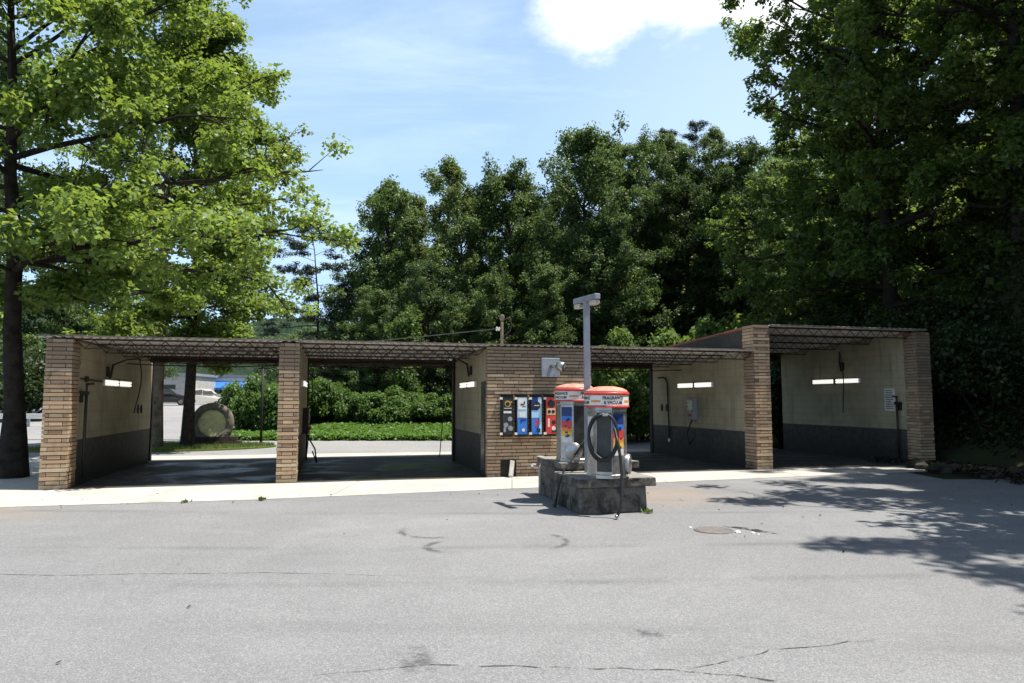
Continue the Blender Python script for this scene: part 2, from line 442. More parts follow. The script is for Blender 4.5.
# ------------------------------------------------------------------ marks on the asphalt
def sealmat(name, c, amt, scale):
    m, t, out = newmat(name)
    co = t.n('ShaderNodeTexCoord').outputs['Object']
    uv = t.n('ShaderNodeUVMap').outputs[0]
    e = t.n('ShaderNodeSeparateXYZ', ins={0: uv})
    edge = t.math('MULTIPLY', t.ramp(e.outputs[0], 0, .45), t.ramp(e.outputs[0], 1, .55))
    ends = t.math('MULTIPLY', t.ramp(e.outputs[1], 0, .2), t.ramp(e.outputs[1], 1, .8))
    n = t.noise(co, scale, 6, .7)
    a = t.math('MULTIPLY', t.math('MULTIPLY', edge, ends), t.ramp(n, .38, .62, 0, amt))
    p = t.n('ShaderNodeBsdfPrincipled', ins={'Base Color': (*c, 1), 'Roughness': .85})
    tr = t.n('ShaderNodeBsdfTransparent')
    mx = t.n('ShaderNodeMixShader', ins={0: a, 1: tr.outputs[0], 2: p.outputs[0]})
    t.nt.links.new(mx.outputs[0], out.inputs[0])
    return m
M['scuff'] = sealmat('tyre_scuff', (.06, .06, .06), .5, 5)
M['track'] = sealmat('tyre_track', (.12, .12, .12), .15, .9)
M['crack'] = sealmat('open_crack', (.035, .033, .03), 1.3, 7)
M['gap'] = sealmat('dark_gap', (.012, .014, .01), 3, 5)
def strip(name, pts, w, mat, z=.0075):
    bm = bmesh.new(); uvl = bm.loops.layers.uv.new('UVMap')
    pts = [Vector((x, y, 0)) for x, y in pts]; L = len(pts); rows = []
    for i, p in enumerate(pts):
        d = (pts[min(i+1, L-1)] - pts[max(i-1, 0)]).normalized(); nn = Vector((-d.y, d.x, 0))
        ww = w(i/(L-1)) if callable(w) else w
        rows.append((bm.verts.new(p+nn*ww/2+Vector((0, 0, z))), bm.verts.new(p-nn*ww/2+Vector((0, 0, z)))))
    for i in range(L-1):
        f = bm.faces.new((rows[i][0], rows[i][1], rows[i+1][1], rows[i+1][0]))
        for l, q in zip(f.loops, ((0, i/(L-1)), (1, i/(L-1)), (1, (i+1)/(L-1)), (0, (i+1)/(L-1)))): l[uvl].uv = q
    me = bpy.data.meshes.new(name); bm.to_mesh(me); bm.free()
    return tag(link(name, me, mat), kind='structure')
def arc(cx, cy, rx, ry, a0, a1, n=26):
    return [(cx+rx*cos(radians(a0+(a1-a0)*i/n)), cy+ry*sin(radians(a0+(a1-a0)*i/n))) for i in range(n+1)]
strip('road_scuff', arc(-.62, 8.05, .34, .32, 110, 290), .15, M['scuff'])
strip('road_scuff', arc(-.95, 9.0, .45, .45, 150, 300), .16, M['scuff'], .0079)
strip('road_scuff', arc(.33, 8.35, .3, .45, -80, 75), .13, M['scuff'], .0083)
strip('road_scuff', [(-.72+.04*i, 4.9-.11*i) for i in range(6)], .3, M['scuff'], .0075)
strip('road_scuff', [(.8+.06*i, 5.15-.02*i) for i in range(6)], .2, M['scuff'], .0075)
for y_, c_ in ((6.3, .35), (7.9, .28), (10.6, -.2), (11.9, -.22)):
    strip('tyre_track', [(-13+i*1.2, y_+c_*.07*i+.12*sin(i*.5)) for i in range(18)], .30, M['track'], .0072)
rr = random.Random(4)
def jag(pts, n=6, amp=.03):
    out = []
    for (x0, y0), (x1, y1) in zip(pts, pts[1:]):
        for i in range(n):
            t = i/n; out.append((x0+(x1-x0)*t+rr.uniform(-amp, amp), y0+(y1-y0)*t+rr.uniform(-amp, amp)*.6))
    out.append(pts[-1]); return out
strip('pavement_crack', jag([(-1.5, 4.25), (-.6, 4.5), (.15, 4.48), (.9, 4.43), (1.35, 4.35), (1.8, 4.13), (2.6, 3.8)]), lambda t: .02+.11*max(0, t-.62)**.7, M['crack'], .0087)
strip('pavement_crack', jag([(1.05, 4.4), (1.7, 4.75), (2.6, 5.0)]), .018, M['crack'], .0091)
strip('pavement_crack', jag([(-6.5, 6.9), (-4.2, 6.75), (-2.3, 6.85), (-.8, 6.7)]), .018, M['crack'], .0087)
strip('pavement_crack', jag([(2.75, 9.35), (3.05, 9.05), (3.3, 8.75)], 5, .03), lambda t: .05+.15*sin(pi*t), M['gap'], .0091)

# ------------------------------------------------------------------ car wash
car_wash = thing('car_wash', 'open self-service car wash of tan brick piers, painted block walls and a flat corrugated roof',
                 'car wash', (OX, OY, 0), YAW)
rb = random.Random(11)
def brick_face(mb, p0, du, L, z0, z1, nrm, mode, rh=.076):
    """courses of separate bricks standing proud of a mortar core; p0 lower corner, du along the face, nrm outward"""
    p0 = Vector(p0); du = Vector(du); nrm = Vector(nrm)
    n = int((z1-z0)/rh)
    rh = (z1-z0)/n
    for i in range(n):
        za, zb = z0+i*rh+.007, z0+(i+1)*rh-.007
        if mode == 'pier':
            cuts = [0, L] if i % 2 == 0 else [0, L*.24, L*.76, L]
        else:
            cuts = [0]; x = (.0 if i % 2 else .17) + rb.uniform(-.03, .03)
            if x < .06: x += .34
            while x < L-.1:
                cuts.append(x); x += .36+rb.uniform(-.02, .03)
            cuts.append(L)
        for j, (a, c) in enumerate(zip(cuts, cuts[1:])):
            pr = .020+rb.uniform(0, .012)+(.008 if (mode == 'pier' and i % 2 == 0) else 0)
            if mode == 'pier' and i % 2 and j == 1: pr += .004
            a2, c2 = a+(.005 if a > 0 else 0), c-(.005 if c < L else 0)
            q = [p0+du*a2, p0+du*c2]
            lo = Vector((min(q[0].x, q[1].x), min(q[0].y, q[1].y), za)); hi = Vector((max(q[0].x, q[1].x), max(q[0].y, q[1].y), zb))
            e = nrm*pr
            mb.box((min(lo.x, lo.x+e.x), min(lo.y, lo.y+e.y), za), (max(hi.x, hi.x+e.x), max(hi.y, hi.y+e.y), zb), 0.0, 0)
def pier(u0, u1, v0, v1, h, label=None):
    m = .03
    mb = MB()
    mb.box((u0+m, v0+m, 0), (u1-m, v1, h-.005), mi=1)
    brick_face(mb, (u0, v0+m, 0), (1, 0, 0), u1-u0, .02, h-.01, (0, -1, 0), 'pier')
    brick_face(mb, (u1-m, v0+m+.004, 0), (0, 1, 0), v1-v0-m-.004, .02, h-.012, (1, 0, 0), 'pier')
    brick_face(mb, (u0+m, v0+m+.004, 0), (0, 1, 0), v1-v0-m-.004, .02, h-.012, (-1, 0, 0), 'pier')
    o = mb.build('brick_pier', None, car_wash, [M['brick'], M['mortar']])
    if label: o['label'] = label
pier(0, .44, 0, .48, 2.80); pier(4.11, 4.50, 0, .48, 2.80)
pier(14.87, 15.29, 0, .48, 3.46, 'tall brick pier between the low roof and the raised bay'); pier(19.60, 20.02, .02, .45, 3.40)
def wall(a, b_, name='side_wall'):
    mb = MB(); mb.box(a, b_, .006); return mb.build(name, M['block'], car_wash)
wall((.12, .482, 0), (.42, 6.2, 2.78)); wall((4.19, .482, 0), (4.48, 5.9, 2.78))
# raised wall between bays four and five, top falling to the rear, red coping
mb = MB(); bm = mb.bm
mb.box((14.93, .482, 0), (15.23, 5.6, 3.39))
for v in bm.verts:
    if v.co.z > 3 and v.co.y > 3: v.co.z = 3.16
mb.build('side_wall', M['block'], car_wash)
mb = MB(); mb.box((14.915, .50, 2.86), (14.927, 5.6, 3.38))  # thin dark sheet standing in for shade on the raised wall's outer face
for v in mb.bm.verts:
    if v.co.z > 3 and v.co.y > 3: v.co.z = 3.15
mb.build('parapet_shade', M['wallshade'], car_wash)
mb = MB(); mb.box((14.88, .485, 3.392), (15.27, 5.7, 3.43))
for v in mb.bm.verts:
    if v.co.y > 3: v.co.z -= .23
mb.build('coping', M['redcoping'], car_wash)
mb = MB(); mb.box((19.6, .452, 0), (19.9, 5.6, 3.40))
for v in mb.bm.verts:
    if v.co.z > 3 and v.co.y > 3: v.co.z = 3.17
mb.build('side_wall', M['block'], car_wash)
# equipment room: block shell, brick front
mb = MB()
mb.box((8.40, .16, 0), (10.70, 4.2, 2.77), .006)
mb.build('equipment_room', M['block'], car_wash)
mb = MB(); mb.box((8.38, .03, 0), (10.72, .158, 2.80), mi=1)
HOLE = (8.66, 9.0, .42)
def front_bricks(mb):
    n = 38; rh = 2.79/n
    for i in range(n):
        za, zb = .01+i*rh+.009, .01+(i+1)*rh-.008
        x = 8.36; first = True
        cuts = [8.36]; x = 8.36+(.36 if i % 2 else .19)+rb.uniform(-.04, .04)
        while x < 10.62: cuts.append(x); x += .36+rb.uniform(-.03, .03)
        cuts.append(10.74)
        for a, c in zip(cuts, cuts[1:]):
            if zb < HOLE[2]:
                if a >= HOLE[0]-.02 and c <= HOLE[1]+.02: continue
                if a < HOLE[0] < c: c = HOLE[0] if c <= HOLE[1] or True else c
                if a < HOLE[1] < c and a >= HOLE[0]: a = HOLE[1]
                if a > HOLE[0] and c < HOLE[1]: continue
            pr = .018+rb.uniform(0, .016)
            mb.box((a+.006, .03-pr, za), (c-.005, .0305, zb))
            
front_bricks(mb)
for sx in (-1, 1):
    xx = 8.38 if sx < 0 else 10.72
    for i in range(38):
        za, zb = .01+i*2.79/38+.006, .01+(i+1)*2.79/38-.005
        mb.box((min(xx, xx+sx*.02), .034, za), (max(xx, xx+sx*.02), .155, zb))
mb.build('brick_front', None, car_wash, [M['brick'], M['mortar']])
mb = MB(); mb.box((HOLE[0], .018, .03), (HOLE[1], .026, HOLE[2]-.02)); mb.build('recess_shade_plate', M['blackmetal'], car_wash)  # flat black plate paints the shade inside the shallow hole
mb = MB(); mb.box((8.352, .25, .03), (8.396, .62, 2.05), .01); mb.build('side_door', M['steeldark'], car_wash)
# steel posts at the rear ends of the walls
for u0, u1, v0 in ((.06, .45, 6.202), (4.15, 4.52, 5.902), (8.34, 8.62, 4.202), (10.5, 10.76, 4.202), (14.9, 15.25, 5.602)):
    mb = MB(); mb.box((u0, v0, 0), (u1, v0+.17, 2.78)); mb.build('rear_post', M['blackmetal'], car_wash)

def deck(u0, u1, v0, v1, zf, zr, name='roof_deck'):
    per = .15; n = int((u1-u0)/per); prof = []
    for i in range(n):
        a = u0 + (u1-u0)*i/n; w = (u1-u0)/n
        prof += [(a, 0), (a+w*.30, 0), (a+w*.42, .028), (a+w*.88, .028)]
    prof.append((u1, 0))
    mb = MB(); bm = mb.bm; th = .01
    rows = []
    for v, z in ((v0, zf), (v1, zr)):
        rows.append([[bm.verts.new((u, v, z+h+d)) for u, h in prof] for d in (0, th)])
    for k in range(len(prof)-1):
        for d in (0, 1):
            bm.faces.new((rows[0][d][k], rows[0][d][k+1], rows[1][d][k+1], rows[1][d][k]))
        for r in (0, 1):
            bm.faces.new((rows[r][0][k], rows[r][0][k+1], rows[r][1][k+1], rows[r][1][k]))
    return mb.build(name, M['deck'], car_wash)
ZF, ZR = 2.815, 2.81
rd = deck(-.12, 14.86, -.07, 6.05, ZF, ZR)
rd2 = deck(15.30, 19.9, -.03, 5.75, 3.43, 3.18)
def edge(parent, u0, u1, v, z):
    mb = MB(); mb.box((u0, v-.012, z-.012), (u1, v+.004, z+.016)); mb.build('drip_edge', M['rust'], parent)
edge(rd, -.12, 14.86, -.075, ZF+.022); edge(rd2, 15.3, 19.9, -.035, 3.445)
def joist(L, dep=.19, panel=.30):
    mb = MB()
    mb.box((0, -.03, -.035), (L, .03, -.004)); mb.box((.18, -.022, -dep-.012), (L-.18, .022, -dep+.012))
    n = int((L-.36)/panel); w = (L-.36)/n
    pts = []
    for i in range(n): pts += [(.18+w*i, 0, -.03 if i == 0 else -dep), (.18+w*(i+.5), 0, -.03)]
    mb.rod((.02, 0, -.03), (.18, 0, -dep), .009, 5); mb.rod((L-.02, 0, -.03), (L-.18, 0, -dep), .009, 5)
    for i in range(n):
        mb.rod((.18+w*i, 0, -dep), (.18+w*(i+.5), 0, -.03), .009, 5)
        mb.rod((.18+w*(i+.5), 0, -.03), (.18+w*(i+1), 0, -dep), .009, 5)
    bmesh.ops.recalc_face_normals(mb.bm, faces=mb.bm.faces[:])
    me = bpy.data.meshes.new('joist'); mb.bm.to_mesh(me); mb.bm.free(); me.materials.append(M['joist']); return me
for u0, u1, top, nn in ((.41, 4.19, 0, 5), (4.47, 8.39, 0, 5), (10.73, 14.92, 0, 5), (15.24, 19.59, 1, 5)):
    me = joist(u1-u0-.02)
    for k in range(nn):
        v = .14 + k*1.32
        o = bpy.data.objects.new('joist', me); COL.objects.link(o); o.parent = rd2 if top else rd
        z = (3.43+(3.18-3.43)*v/5.8) if top else ZF+(ZR-ZF)*v/6.05
        o.location = (u0+.01, v, z-.001)
for u0, u1, z, p in ((.46, 4.14, 2.79, rd), (4.53, 8.35, 2.79, rd), (10.77, 14.89, 2.79, rd), (15.26, 19.58, 3.17, rd2)):
    mb = MB(); mb.box((u0, 5.72, z-.13), (u1, 5.84, z-.005)); mb.build('rear_beam', M['joist'], p)
# conduit and sag wires under the deck
for u0, u1 in ((.5, 4.1), (4.6, 8.3), (10.8, 14.8)):
    mb = MB(); pts = [(u0+(u1-u0)*i/10, 3.4+.15*sin(i*1.3), 2.50-.05*sin(pi*i/10)) for i in range(11)]
    mb.tube(pts, .016, 6); mb.build('conduit', M['joist'], rd)

# ------------------------------------------------------------------ things on and in the bays
def wall_light(u, v0, v1, z, sgn, label):
    """two fluorescent tubes in a shallow white tray; sgn: which way from the wall it faces"""
    t = thing('wall_light', label, 'light fixture', W(u, (v0+v1)/2, z), YAW, 'fluorescent lights on the bay walls')
    L = (v1-v0)/2
    mb = MB(); mb.box((min(0, sgn*.05), -L, -.075), (max(0, sgn*.05), L, .075), .008); mb.build('tray', M['whitemetal'], t)
    for a, c in ((-L+.04, -.05), (.05, L-.04)):
        mb = MB(); mb.box((min(sgn*.05, sgn*.09), a, -.058), (max(sgn*.05, sgn*.09), c, -.006), .02); mb.build('tube', M['tube'], t)
        mb = MB(); mb.box((min(sgn*.05, sgn*.09), a, .006), (max(sgn*.05, sgn*.09), c, .058), .02); mb.build('tube', M['tube'], t)
    for yy in (-L-.03, 0, L+.03):
        pass
    mb = MB(); mb.box((min(0, sgn*.07), -.045, -.08), (max(0, sgn*.07), .045, .08)); mb.build('clip', M['joist'], t)
wall_light(.42, 1.9, 3.9, 2.02, 1, 'lit twin fluorescent light on the left wall of the leftmost bay')
wall_light(4.48, 1.6, 3.2, 2.02, 1, 'lit fluorescent light seen edge-on on the back of the second brick pier wall')
wall_light(8.40, 1.3, 3.1, 2.02, -1, 'lit fluorescent light on the equipment room wall beside the wet bay')
wall_light(14.93, 1.95, 3.85, 2.06, -1, 'lit twin fluorescent light above the control box in the bay right of the vacuums')
wall_light(19.6, 2.0, 4.0, 2.20, -1, 'lit twin fluorescent light in the raised bay at far right')

def boom(u, v, z, sgn, L, ang, label, drop):
    t = thing('spray_boom', label, 'spray boom', W(u, v, z), YAW)
    mb = MB(); mb.box((min(0, sgn*.05), -.06, -.10), (max(0, sgn*.05), .06, .12), .01); mb.rod((sgn*.07, 0, -.14), (sgn*.12, 0, .18), .025, 10); mb.build('bracket', M['blackmetal'], t)
    e = Vector((sgn*.12+sgn*L*cos(ang), L*sin(ang), .2+L*.22))
    mb = MB(); mb.tube([(sgn*.12, 0, .16), ((sgn*.12+e.x)/2, e.y/2, .2+L*.16), tuple(e)], .018, 6); mb.build('arm', M['blackmetal'], t)
    mb = MB(); pts = [tuple(e)]
    for i in range(1, 9):
        f = i/8; pts.append((e.x+.06*sin(f*4), e.y-.1*f, e.z-drop*f))
    mb.tube(pts, .014, 6); mb.build('hose', M['black'], t)
boom(.42, 2.2, 2.25, 1, .5, .3, 'black swivel spray boom with hanging hose above the light in the leftmost bay', 1.2)
boom(8.40, 1.9, 2.35, -1, .7, 1.0, 'black swivel spray boom bracket above the light on the equipment room wall', .5)
boom(19.6, 2.7, 2.62, -1, .8, -.9, 'black swivel spray boom with long arm in the raised bay', 1.7)

def wand_holder(u, v, sgn, label, h=1.5):
    t = thing('wand_holder', label, 'wand holder', W(u, v, .03), YAW, 'wand holders on the bay walls')
    mb = MB(); mb.box((min(0, sgn*.16), -.07, h), (max(0, sgn*.16), .07, h+.07), .015); mb.box((min(0, sgn*.06), -.05, h-.15), (max(0, sgn*.06), .05, h), .01)
    mb.build('bracket', M['blackmetal'], t)
    mb = MB(); mb.rod((sgn*.12, 0, .12), (sgn*.12, 0, h), .028, 8); mb.rod((sgn*.12, 0, h+.07), (sgn*.12, 0, h+.2), .02, 8); mb.rod((sgn*.10, 0, h+.2), (sgn*.24, 0, h+.22), .025, 8)
    mb.build('wand', M['black'], t)
wand_holder(.42, .56, 1, 'black wand holder just behind the leftmost brick pier', 1.72)
wand_holder(19.6, .62, -1, 'black wand holder beside the notice in the raised bay', 1.5)

def box_thing(name, cat, u, v, z, sgn, w, h, d, mat, label, extra=None):
    t = thing(name, label, cat, W(u, v, z), YAW)
    mb = MB(); mb.box((min(0, sgn*d), -w/2, -h/2), (max(0, sgn*d), w/2, h/2), .012); mb.build('housing', mat, t)
    if extra: extra(t, sgn, d, w, h)
    return t
def ctl(t, s, d, w, h):
    mb = MB(); mb.box((min(s*d, s*(d+.012)), -w*.4, -h*.1), (max(s*d, s*(d+.012)), w*.4, h*.42)); mb.build('face_plate', M['steel'], t)
    mb = MB(); mb.rod((s*d, 0, -h*.28), (s*(d+.06), 0, -h*.28), .04, 12); mb.build('dial', M['red'], t)
    mb = MB(); mb.tube([(s*d*.6, 0, -h/2), (s*.3, -.1, -h*1.1), (s*.35, -.3, -h*1.6), (s*.25, -.5, -h*1.15)], .018, 6); mb.build('hose', M['black'], t)
box_thing('control_box', 'control box', 14.93, 3.0, 1.40, -1, .36, .6, .14, M['greymetal'], 'grey wash control box with hose on the cream wall right of the vacuums', ctl)
box_thing('control_box', 'control box', 4.48, 3.2, 1.15, 1, .42, .62, .14, M['blackmetal'], 'black wash control box on the wall behind the second brick pier', ctl)
def pegs(u, v, z, s, label):
    t = thing('mat_clips', label, 'clips', W(u, v, z), YAW)
    for dy in (-.16, .16):
        mb = MB(); mb.prism([(0, 0), (1, 0)], 0, 1) if False else None
        for q in ((1,),):
            pass
        mb.bm.free(); mb = MB()
        P = [(0, .11), (.055, 0), (0, -.11), (-.055, 0)]
        A = [mb.bm.verts.new((s*.004, dy+a, c)) for a, c in P]; B = [mb.bm.verts.new((s*.03, dy+a, c)) for a, c in P]
        mb.bm.faces.new(A); mb.bm.faces.new(B)
        for k in range(4): mb.bm.faces.new((A[k], A[(k+1) % 4], B[(k+1) % 4], B[k]))
        mb.build('clip', M['black'], t)
pegs(.42, 5.0, 1.42, 1, 'pair of black diamond mat clips at the rear of the leftmost bay wall')
pegs(14.93, 4.8, 1.42, -1, 'pair of black diamond mat clips on the wall right of the vacuums')
# notice in raised bay
t = thing('notice', 'white printed notice on the cream wall of the raised bay', 'notice', W(19.6, .98, 1.66), YAW)
mb = MB(); mb.box((-.012, -.17, -.30), (0, .17, .30)); mb.build('board', M['white'], t)
rn = random.Random(5)
mb = MB()
for k in range(11):
    zz = .24-.047*k; w_ = rn.uniform(.18, .27)
    mb.box((-.0145, .13-w_, zz-.009), (-.0122, .13, zz+.009))
mb.build('print_lines', M['steeldark'], t)
# roof pipe runs in bay 4
t = thing('water_pipe', 'black water pipe bending down the rear of the wall right of the vacuums', 'pipe', W(14.93, 4.6, 0), YAW)
mb = MB(); mb.tube([(-.04, .55, 2.33), (-.04, .2, 2.33), (-.04, .02, 2.28), (-.04, -.08, 2.15), (-.04, -.14, .9), (-.04, -.14, .5)], .022, 8); mb.build('pipe', M['blackmetal'], t)
mb = MB(); mb.box((-.05, -.2, .42), (0, -.08, .52)); mb.build('clamp', M['steel'], t)
t = thing('conduit_pipe', 'dark conduit with round junction running to the light in the leftmost bay', 'conduit', W(.42, 1.2, 2.06), YAW)
mb = MB(); mb.rod((.02, -.7, 0), (.02, .68, -.02), .016, 6); mb.build('pipe', M['joist'], t)
mb = MB(); mb.lathe([(.06, 0), (.06, .05)], 14, (0, -.35, 0), 'X'); mb.build('junction', M['joist'], t)
for u, v, lab in ((4.62, 5.2, 'thin wash hose hanging straight down at the rear left of the wet bay'), (8.25, 5.3, 'thin wash hose hanging straight down at the rear right of the wet bay')):
    mb = MB(); mb.tube([(0, 0, 2.45), (.02, .02, 1.7), (-.03, 0, .9), (-.1, -.05, .05)], .014, 6)
    o = tag(mb.build('wash_hose', M['black']), lab, 'hose'); o.location = W(u, v, .0); o.rotation_euler = (0, 0, YAW)

# product dispensers on the brick front
def flat(mb, x0, x1, z0, z1, y, d=.003): mb.box((x0, y-d, z0), (x1, y, z1))
def disc(mb, x, z, r, y, d=.003, n=20, sx=1.0):
    A = [mb.bm.verts.new((x+sx*r*cos(2*pi*k/n), y-d, z+r*sin(2*pi*k/n))) for k in range(n)]
    B = [mb.bm.verts.new((x+sx*r*cos(2*pi*k/n), y, z+r*sin(2*pi*k/n))) for k in range(n)]
    mb.bm.faces.new(A); mb.bm.faces.new(B)
    for k in range(n): mb.bm.faces.new((A[k], A[(k+1) % n], B[(k+1) % n], B[k]))
specs = ['black product dispenser with a gold ring emblem on the brick front', 'white and blue product dispenser second from the left on the brick front',
         'navy and light blue product dispenser with a black disc on the brick front', 'red product dispenser with a cream label nearest the vacuums']
for i, lab in enumerate(specs):
    t = thing('product_dispenser', lab, 'dispenser', W(8.64+.325*i, 0, .87), YAW, 'product dispensers on the brick front')
    w, h = .262, .89
    mb = MB(); mb.box((0, -.13, 0), (w, -.02, h), .008); mb.box((-.012, -.15, h+.002), (w+.012, -.02, h+.018))
    mb.build('housing', M['blackmetal'], t)
    for zz in (.04, h-.10):
        mb = MB(); mb.box((-.035, -.146, zz), (.025, -.134, zz+.05)); mb.build('bracket', M['white'], t)
    y = -.133
    def part(name, mat, f, par):
        for g in (f if isinstance(f, list) else [f]):
            mb = MB(); g(mb); o_ = mb.build(name, mat, par)
        return o_
    if i == 0:
        fp = part('face_panel', M['steeldark'], lambda m: flat(m, .035, w-.03, .05, h-.06, y), t)
        part('emblem', M['gold'], lambda m: disc(m, .14, .70, .068, y-.004), fp)
        part('emblem', M['black'], lambda m: disc(m, .135, .695, .042, y-.008), fp)
        part('emblem', M['gold'], lambda m: flat(m, .17, .235, .725, .75, y-.008), fp)
        part('label_band', M['white'], [lambda m: flat(m, .06, .23, .60, .612, y-.004), lambda m: flat(m, .05, .22, .50, .545, y-.004)], fp)
        part('picture', M['greymetal'], [lambda m: disc(m, .19, .38, .05, y-.004), lambda m: disc(m, .10, .25, .05, y-.004), lambda m: disc(m, .2, .18, .055, y-.004), lambda m: flat(m, .05, .1, .1, .2, y-.004)], fp)
    elif i == 1:
        fp = part('face_panel', M['sky'], lambda m: flat(m, .03, w-.02, .05, h-.05, y), t)
        part('label_band', M['white'], lambda m: flat(m, .045, w-.035, .58, h-.07, y-.004), fp)
        part('label_band', M['blue'], lambda m: flat(m, .03, w-.02, .05, .40, y-.004), fp)
        part('picture', M['white'], [lambda m: flat(m, .07, .20, .41, .53, y-.008), lambda m: disc(m, .16, .14, .035, y-.008)], fp)
        part('emblem', M['navy'], [lambda m: flat(m, .10, .17, .67, .70, y-.008), lambda m: flat(m, .14, .22, .64, .655, y-.008), lambda m: flat(m, .17, .2, .7, .75, y-.008), lambda m: flat(m, .10, .22, .34, .37, y-.008), lambda m: flat(m, .09, .13, .30, .34, y-.008)], fp)
    elif i == 2:
        fp = part('face_panel', M['sky'], lambda m: flat(m, .02, w-.02, .05, h-.05, y), t)
        part('label_band', M['navy'], lambda m: flat(m, .02, w-.10, .56, h-.05, y-.004), fp)
        part('emblem', M['black'], lambda m: disc(m, .13, .66, .088, y-.008), fp)
        part('emblem', M['white'], lambda m: flat(m, .075, .19, .655, .672, y-.012), fp)
        part('label_band', M['blue'], lambda m: flat(m, .02, .19, .05, .40, y-.004), fp)
        part('emblem', M['red'], [lambda m: flat(m, .10, .14, .27, .37, y-.008), lambda m: flat(m, .15, .19, .25, .33, y-.008), lambda m: flat(m, .09, .13, .22, .26, y-.008)], fp)
        part('picture', M['black'], lambda m: flat(m, .14, .21, .09, .17, y-.008), fp)
    else:
        fp = part('face_panel', M['red'], lambda m: flat(m, .02, w-.02, .05, h-.05, y), t)
        part('emblem', M['black'], lambda m: disc(m, .14, .70, .085, y-.004), fp)
        part('label_band', M['cream'], lambda m: flat(m, .035, w-.035, .46, .60, y-.004), fp)
        part('emblem', M['black'], [lambda m: disc(m, .09, .53, .038, y-.008), lambda m: disc(m, .18, .53, .038, y-.008)], fp)
        part('picture', M['white'], [lambda m: flat(m, .06, .10, .20, .38, y-.004), lambda m: disc(m, .19, .17, .045, y-.004)], fp)
        part('picture', M['black'], [lambda m: disc(m, .19, .30, .045, y-.004), lambda m: flat(m, .15, .24, .09, .13, y-.004)], fp)
# floodlight on the brick front
t = thing('floodlight', 'grey square floodlight with a round head high on the brick front', 'floodlight', W(9.78, -.02, 2.36), YAW)
mb = MB(); mb.box((-.22, -.05, -.21), (.2, .0, .21), .012); mb.build('back_plate', M['greymetal'], t)
mb = MB(); mb.rod((-.02, -.05, .02), (.08, -.18, .05), .035, 10); mb.build('arm', M['steel'], t)
mb = MB(); mb.lathe([(.02, -.12), (.075, -.11), (.105, -.04), (.11, .06), (.10, .075), (.085, .06), (.02, .05)], 24, (0, 0, 0), 'X'); o = mb.build('lamp_head', M['steel'], t)
o.location = (.17, -.2, .02); o.rotation_euler = (0, .35, -.7)
# leaning slab by the recess
mb = MB(); mb.box((-.05, -.03, 0), (.05, .0, .34), .008)
o = tag(mb.build('leaning_slab', M['stone']), 'pale narrow slab leaning against the dark recess at the foot of the brick front', 'slab')
o.location = W(8.84, -.14, .036); o.rotation_euler = (-.25, .18, YAW)
# service mast behind the brick front's roofline
t = thing('service_mast', 'weathered electric service mast with insulators standing on the flat roof', 'service mast', W(9.05, 1.5, ZF+.03), YAW)
mb = MB(); mb.rod((0, 0, 0), (0, 0, .72), .035, 10); mb.lathe([(.035, .70), (.065, .74), (.06, .82), (.02, .85)], 12); mb.build('pipe', M['palebark'], t)
mb = MB(); mb.tube([(.05, 0, .72), (.2, 0, .78), (.24, 0, .62), (.2, 0, .45), (.06, 0, .35)], .012, 6); mb.build('drip_loop', M['black'], t)
mb = MB(); mb.lathe([(.03, -.05), (.055, -.03), (.03, 0), (.055, .03), (.03, .05)], 10, (-.1, 0, .5), 'X'); mb.build('insulator', M['stone'], t)
mb = MB(); pts = [(-.15-i*1.2, 1.5*i*.9, .5+.010*(i-5)**2*6/10-.15) for i in range(11)]
mb.tube(pts, .012, 5); mb.build('service_wire', M['black'], t)

# ------------------------------------------------------------------ vacuum island
LI = lambda u, v, z=0.0: (u, v, z)
isl = thing('vacuum_island', 'grimy stepped concrete island with overhanging slabs under the vacuums', 'concrete island', (OX, OY, .004), YAW)
mb = MB()
mb.box((8.62, -5.02, 0), (9.66, -3.95, .385), .02)
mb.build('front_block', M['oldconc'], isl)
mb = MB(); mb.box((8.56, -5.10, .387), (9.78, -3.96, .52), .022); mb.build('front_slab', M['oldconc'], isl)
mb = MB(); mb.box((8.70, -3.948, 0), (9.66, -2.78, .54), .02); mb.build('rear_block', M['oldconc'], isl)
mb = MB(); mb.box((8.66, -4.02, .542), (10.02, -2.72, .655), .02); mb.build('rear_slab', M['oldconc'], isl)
def rough(o, amt, cuts=3):
    bm = bmesh.new(); bm.from_mesh(o.data)
    bmesh.ops.subdivide_edges(bm, edges=[e for e in bm.edges if e.calc_length() > .15], cuts=cuts, use_grid_fill=True)
    for v in bm.verts:
        n = noise.noise_vector(v.co*4.0)*amt; v.co += Vector((n.x, n.y, n.z*.6))
    bm.to_mesh(o.data); bm.free()
for o in isl.children: rough(o, .02, 5)

def text_mesh(txt, size):
    c = bpy.data.curves.new('lettering', 'FONT'); c.body = txt; c.size = size; c.align_x = 'CENTER'; c.align_y = 'CENTER'
    c.resolution_u = 2; c.offset = size*.025
    o = bpy.data.objects.new('lettering_tmp', c); COL.objects.link(o)
    bpy.context.view_layer.update()
    me = bpy.data.meshes.new_from_object(o.evaluated_get(bpy.context.evaluated_depsgraph_get()))
    bpy.data.objects.remove(o); bpy.data.curves.remove(c)
    return me
def wrap_text(txt, size, r, ang, z, mat, parent, sx=1.0):
    me = text_mesh(txt, size)
    bm = bmesh.new(); bm.from_mesh(me)
    bmesh.ops.triangulate(bm, faces=bm.faces[:])
    for v in bm.verts:
        a = ang + v.co.x*sx/r
        v.co = Vector((r*sin(a), -r*cos(a), z+v.co.y))
    bm.to_mesh(me); bm.free(); me.materials.clear()
    return link('lettering', me, mat, parent)

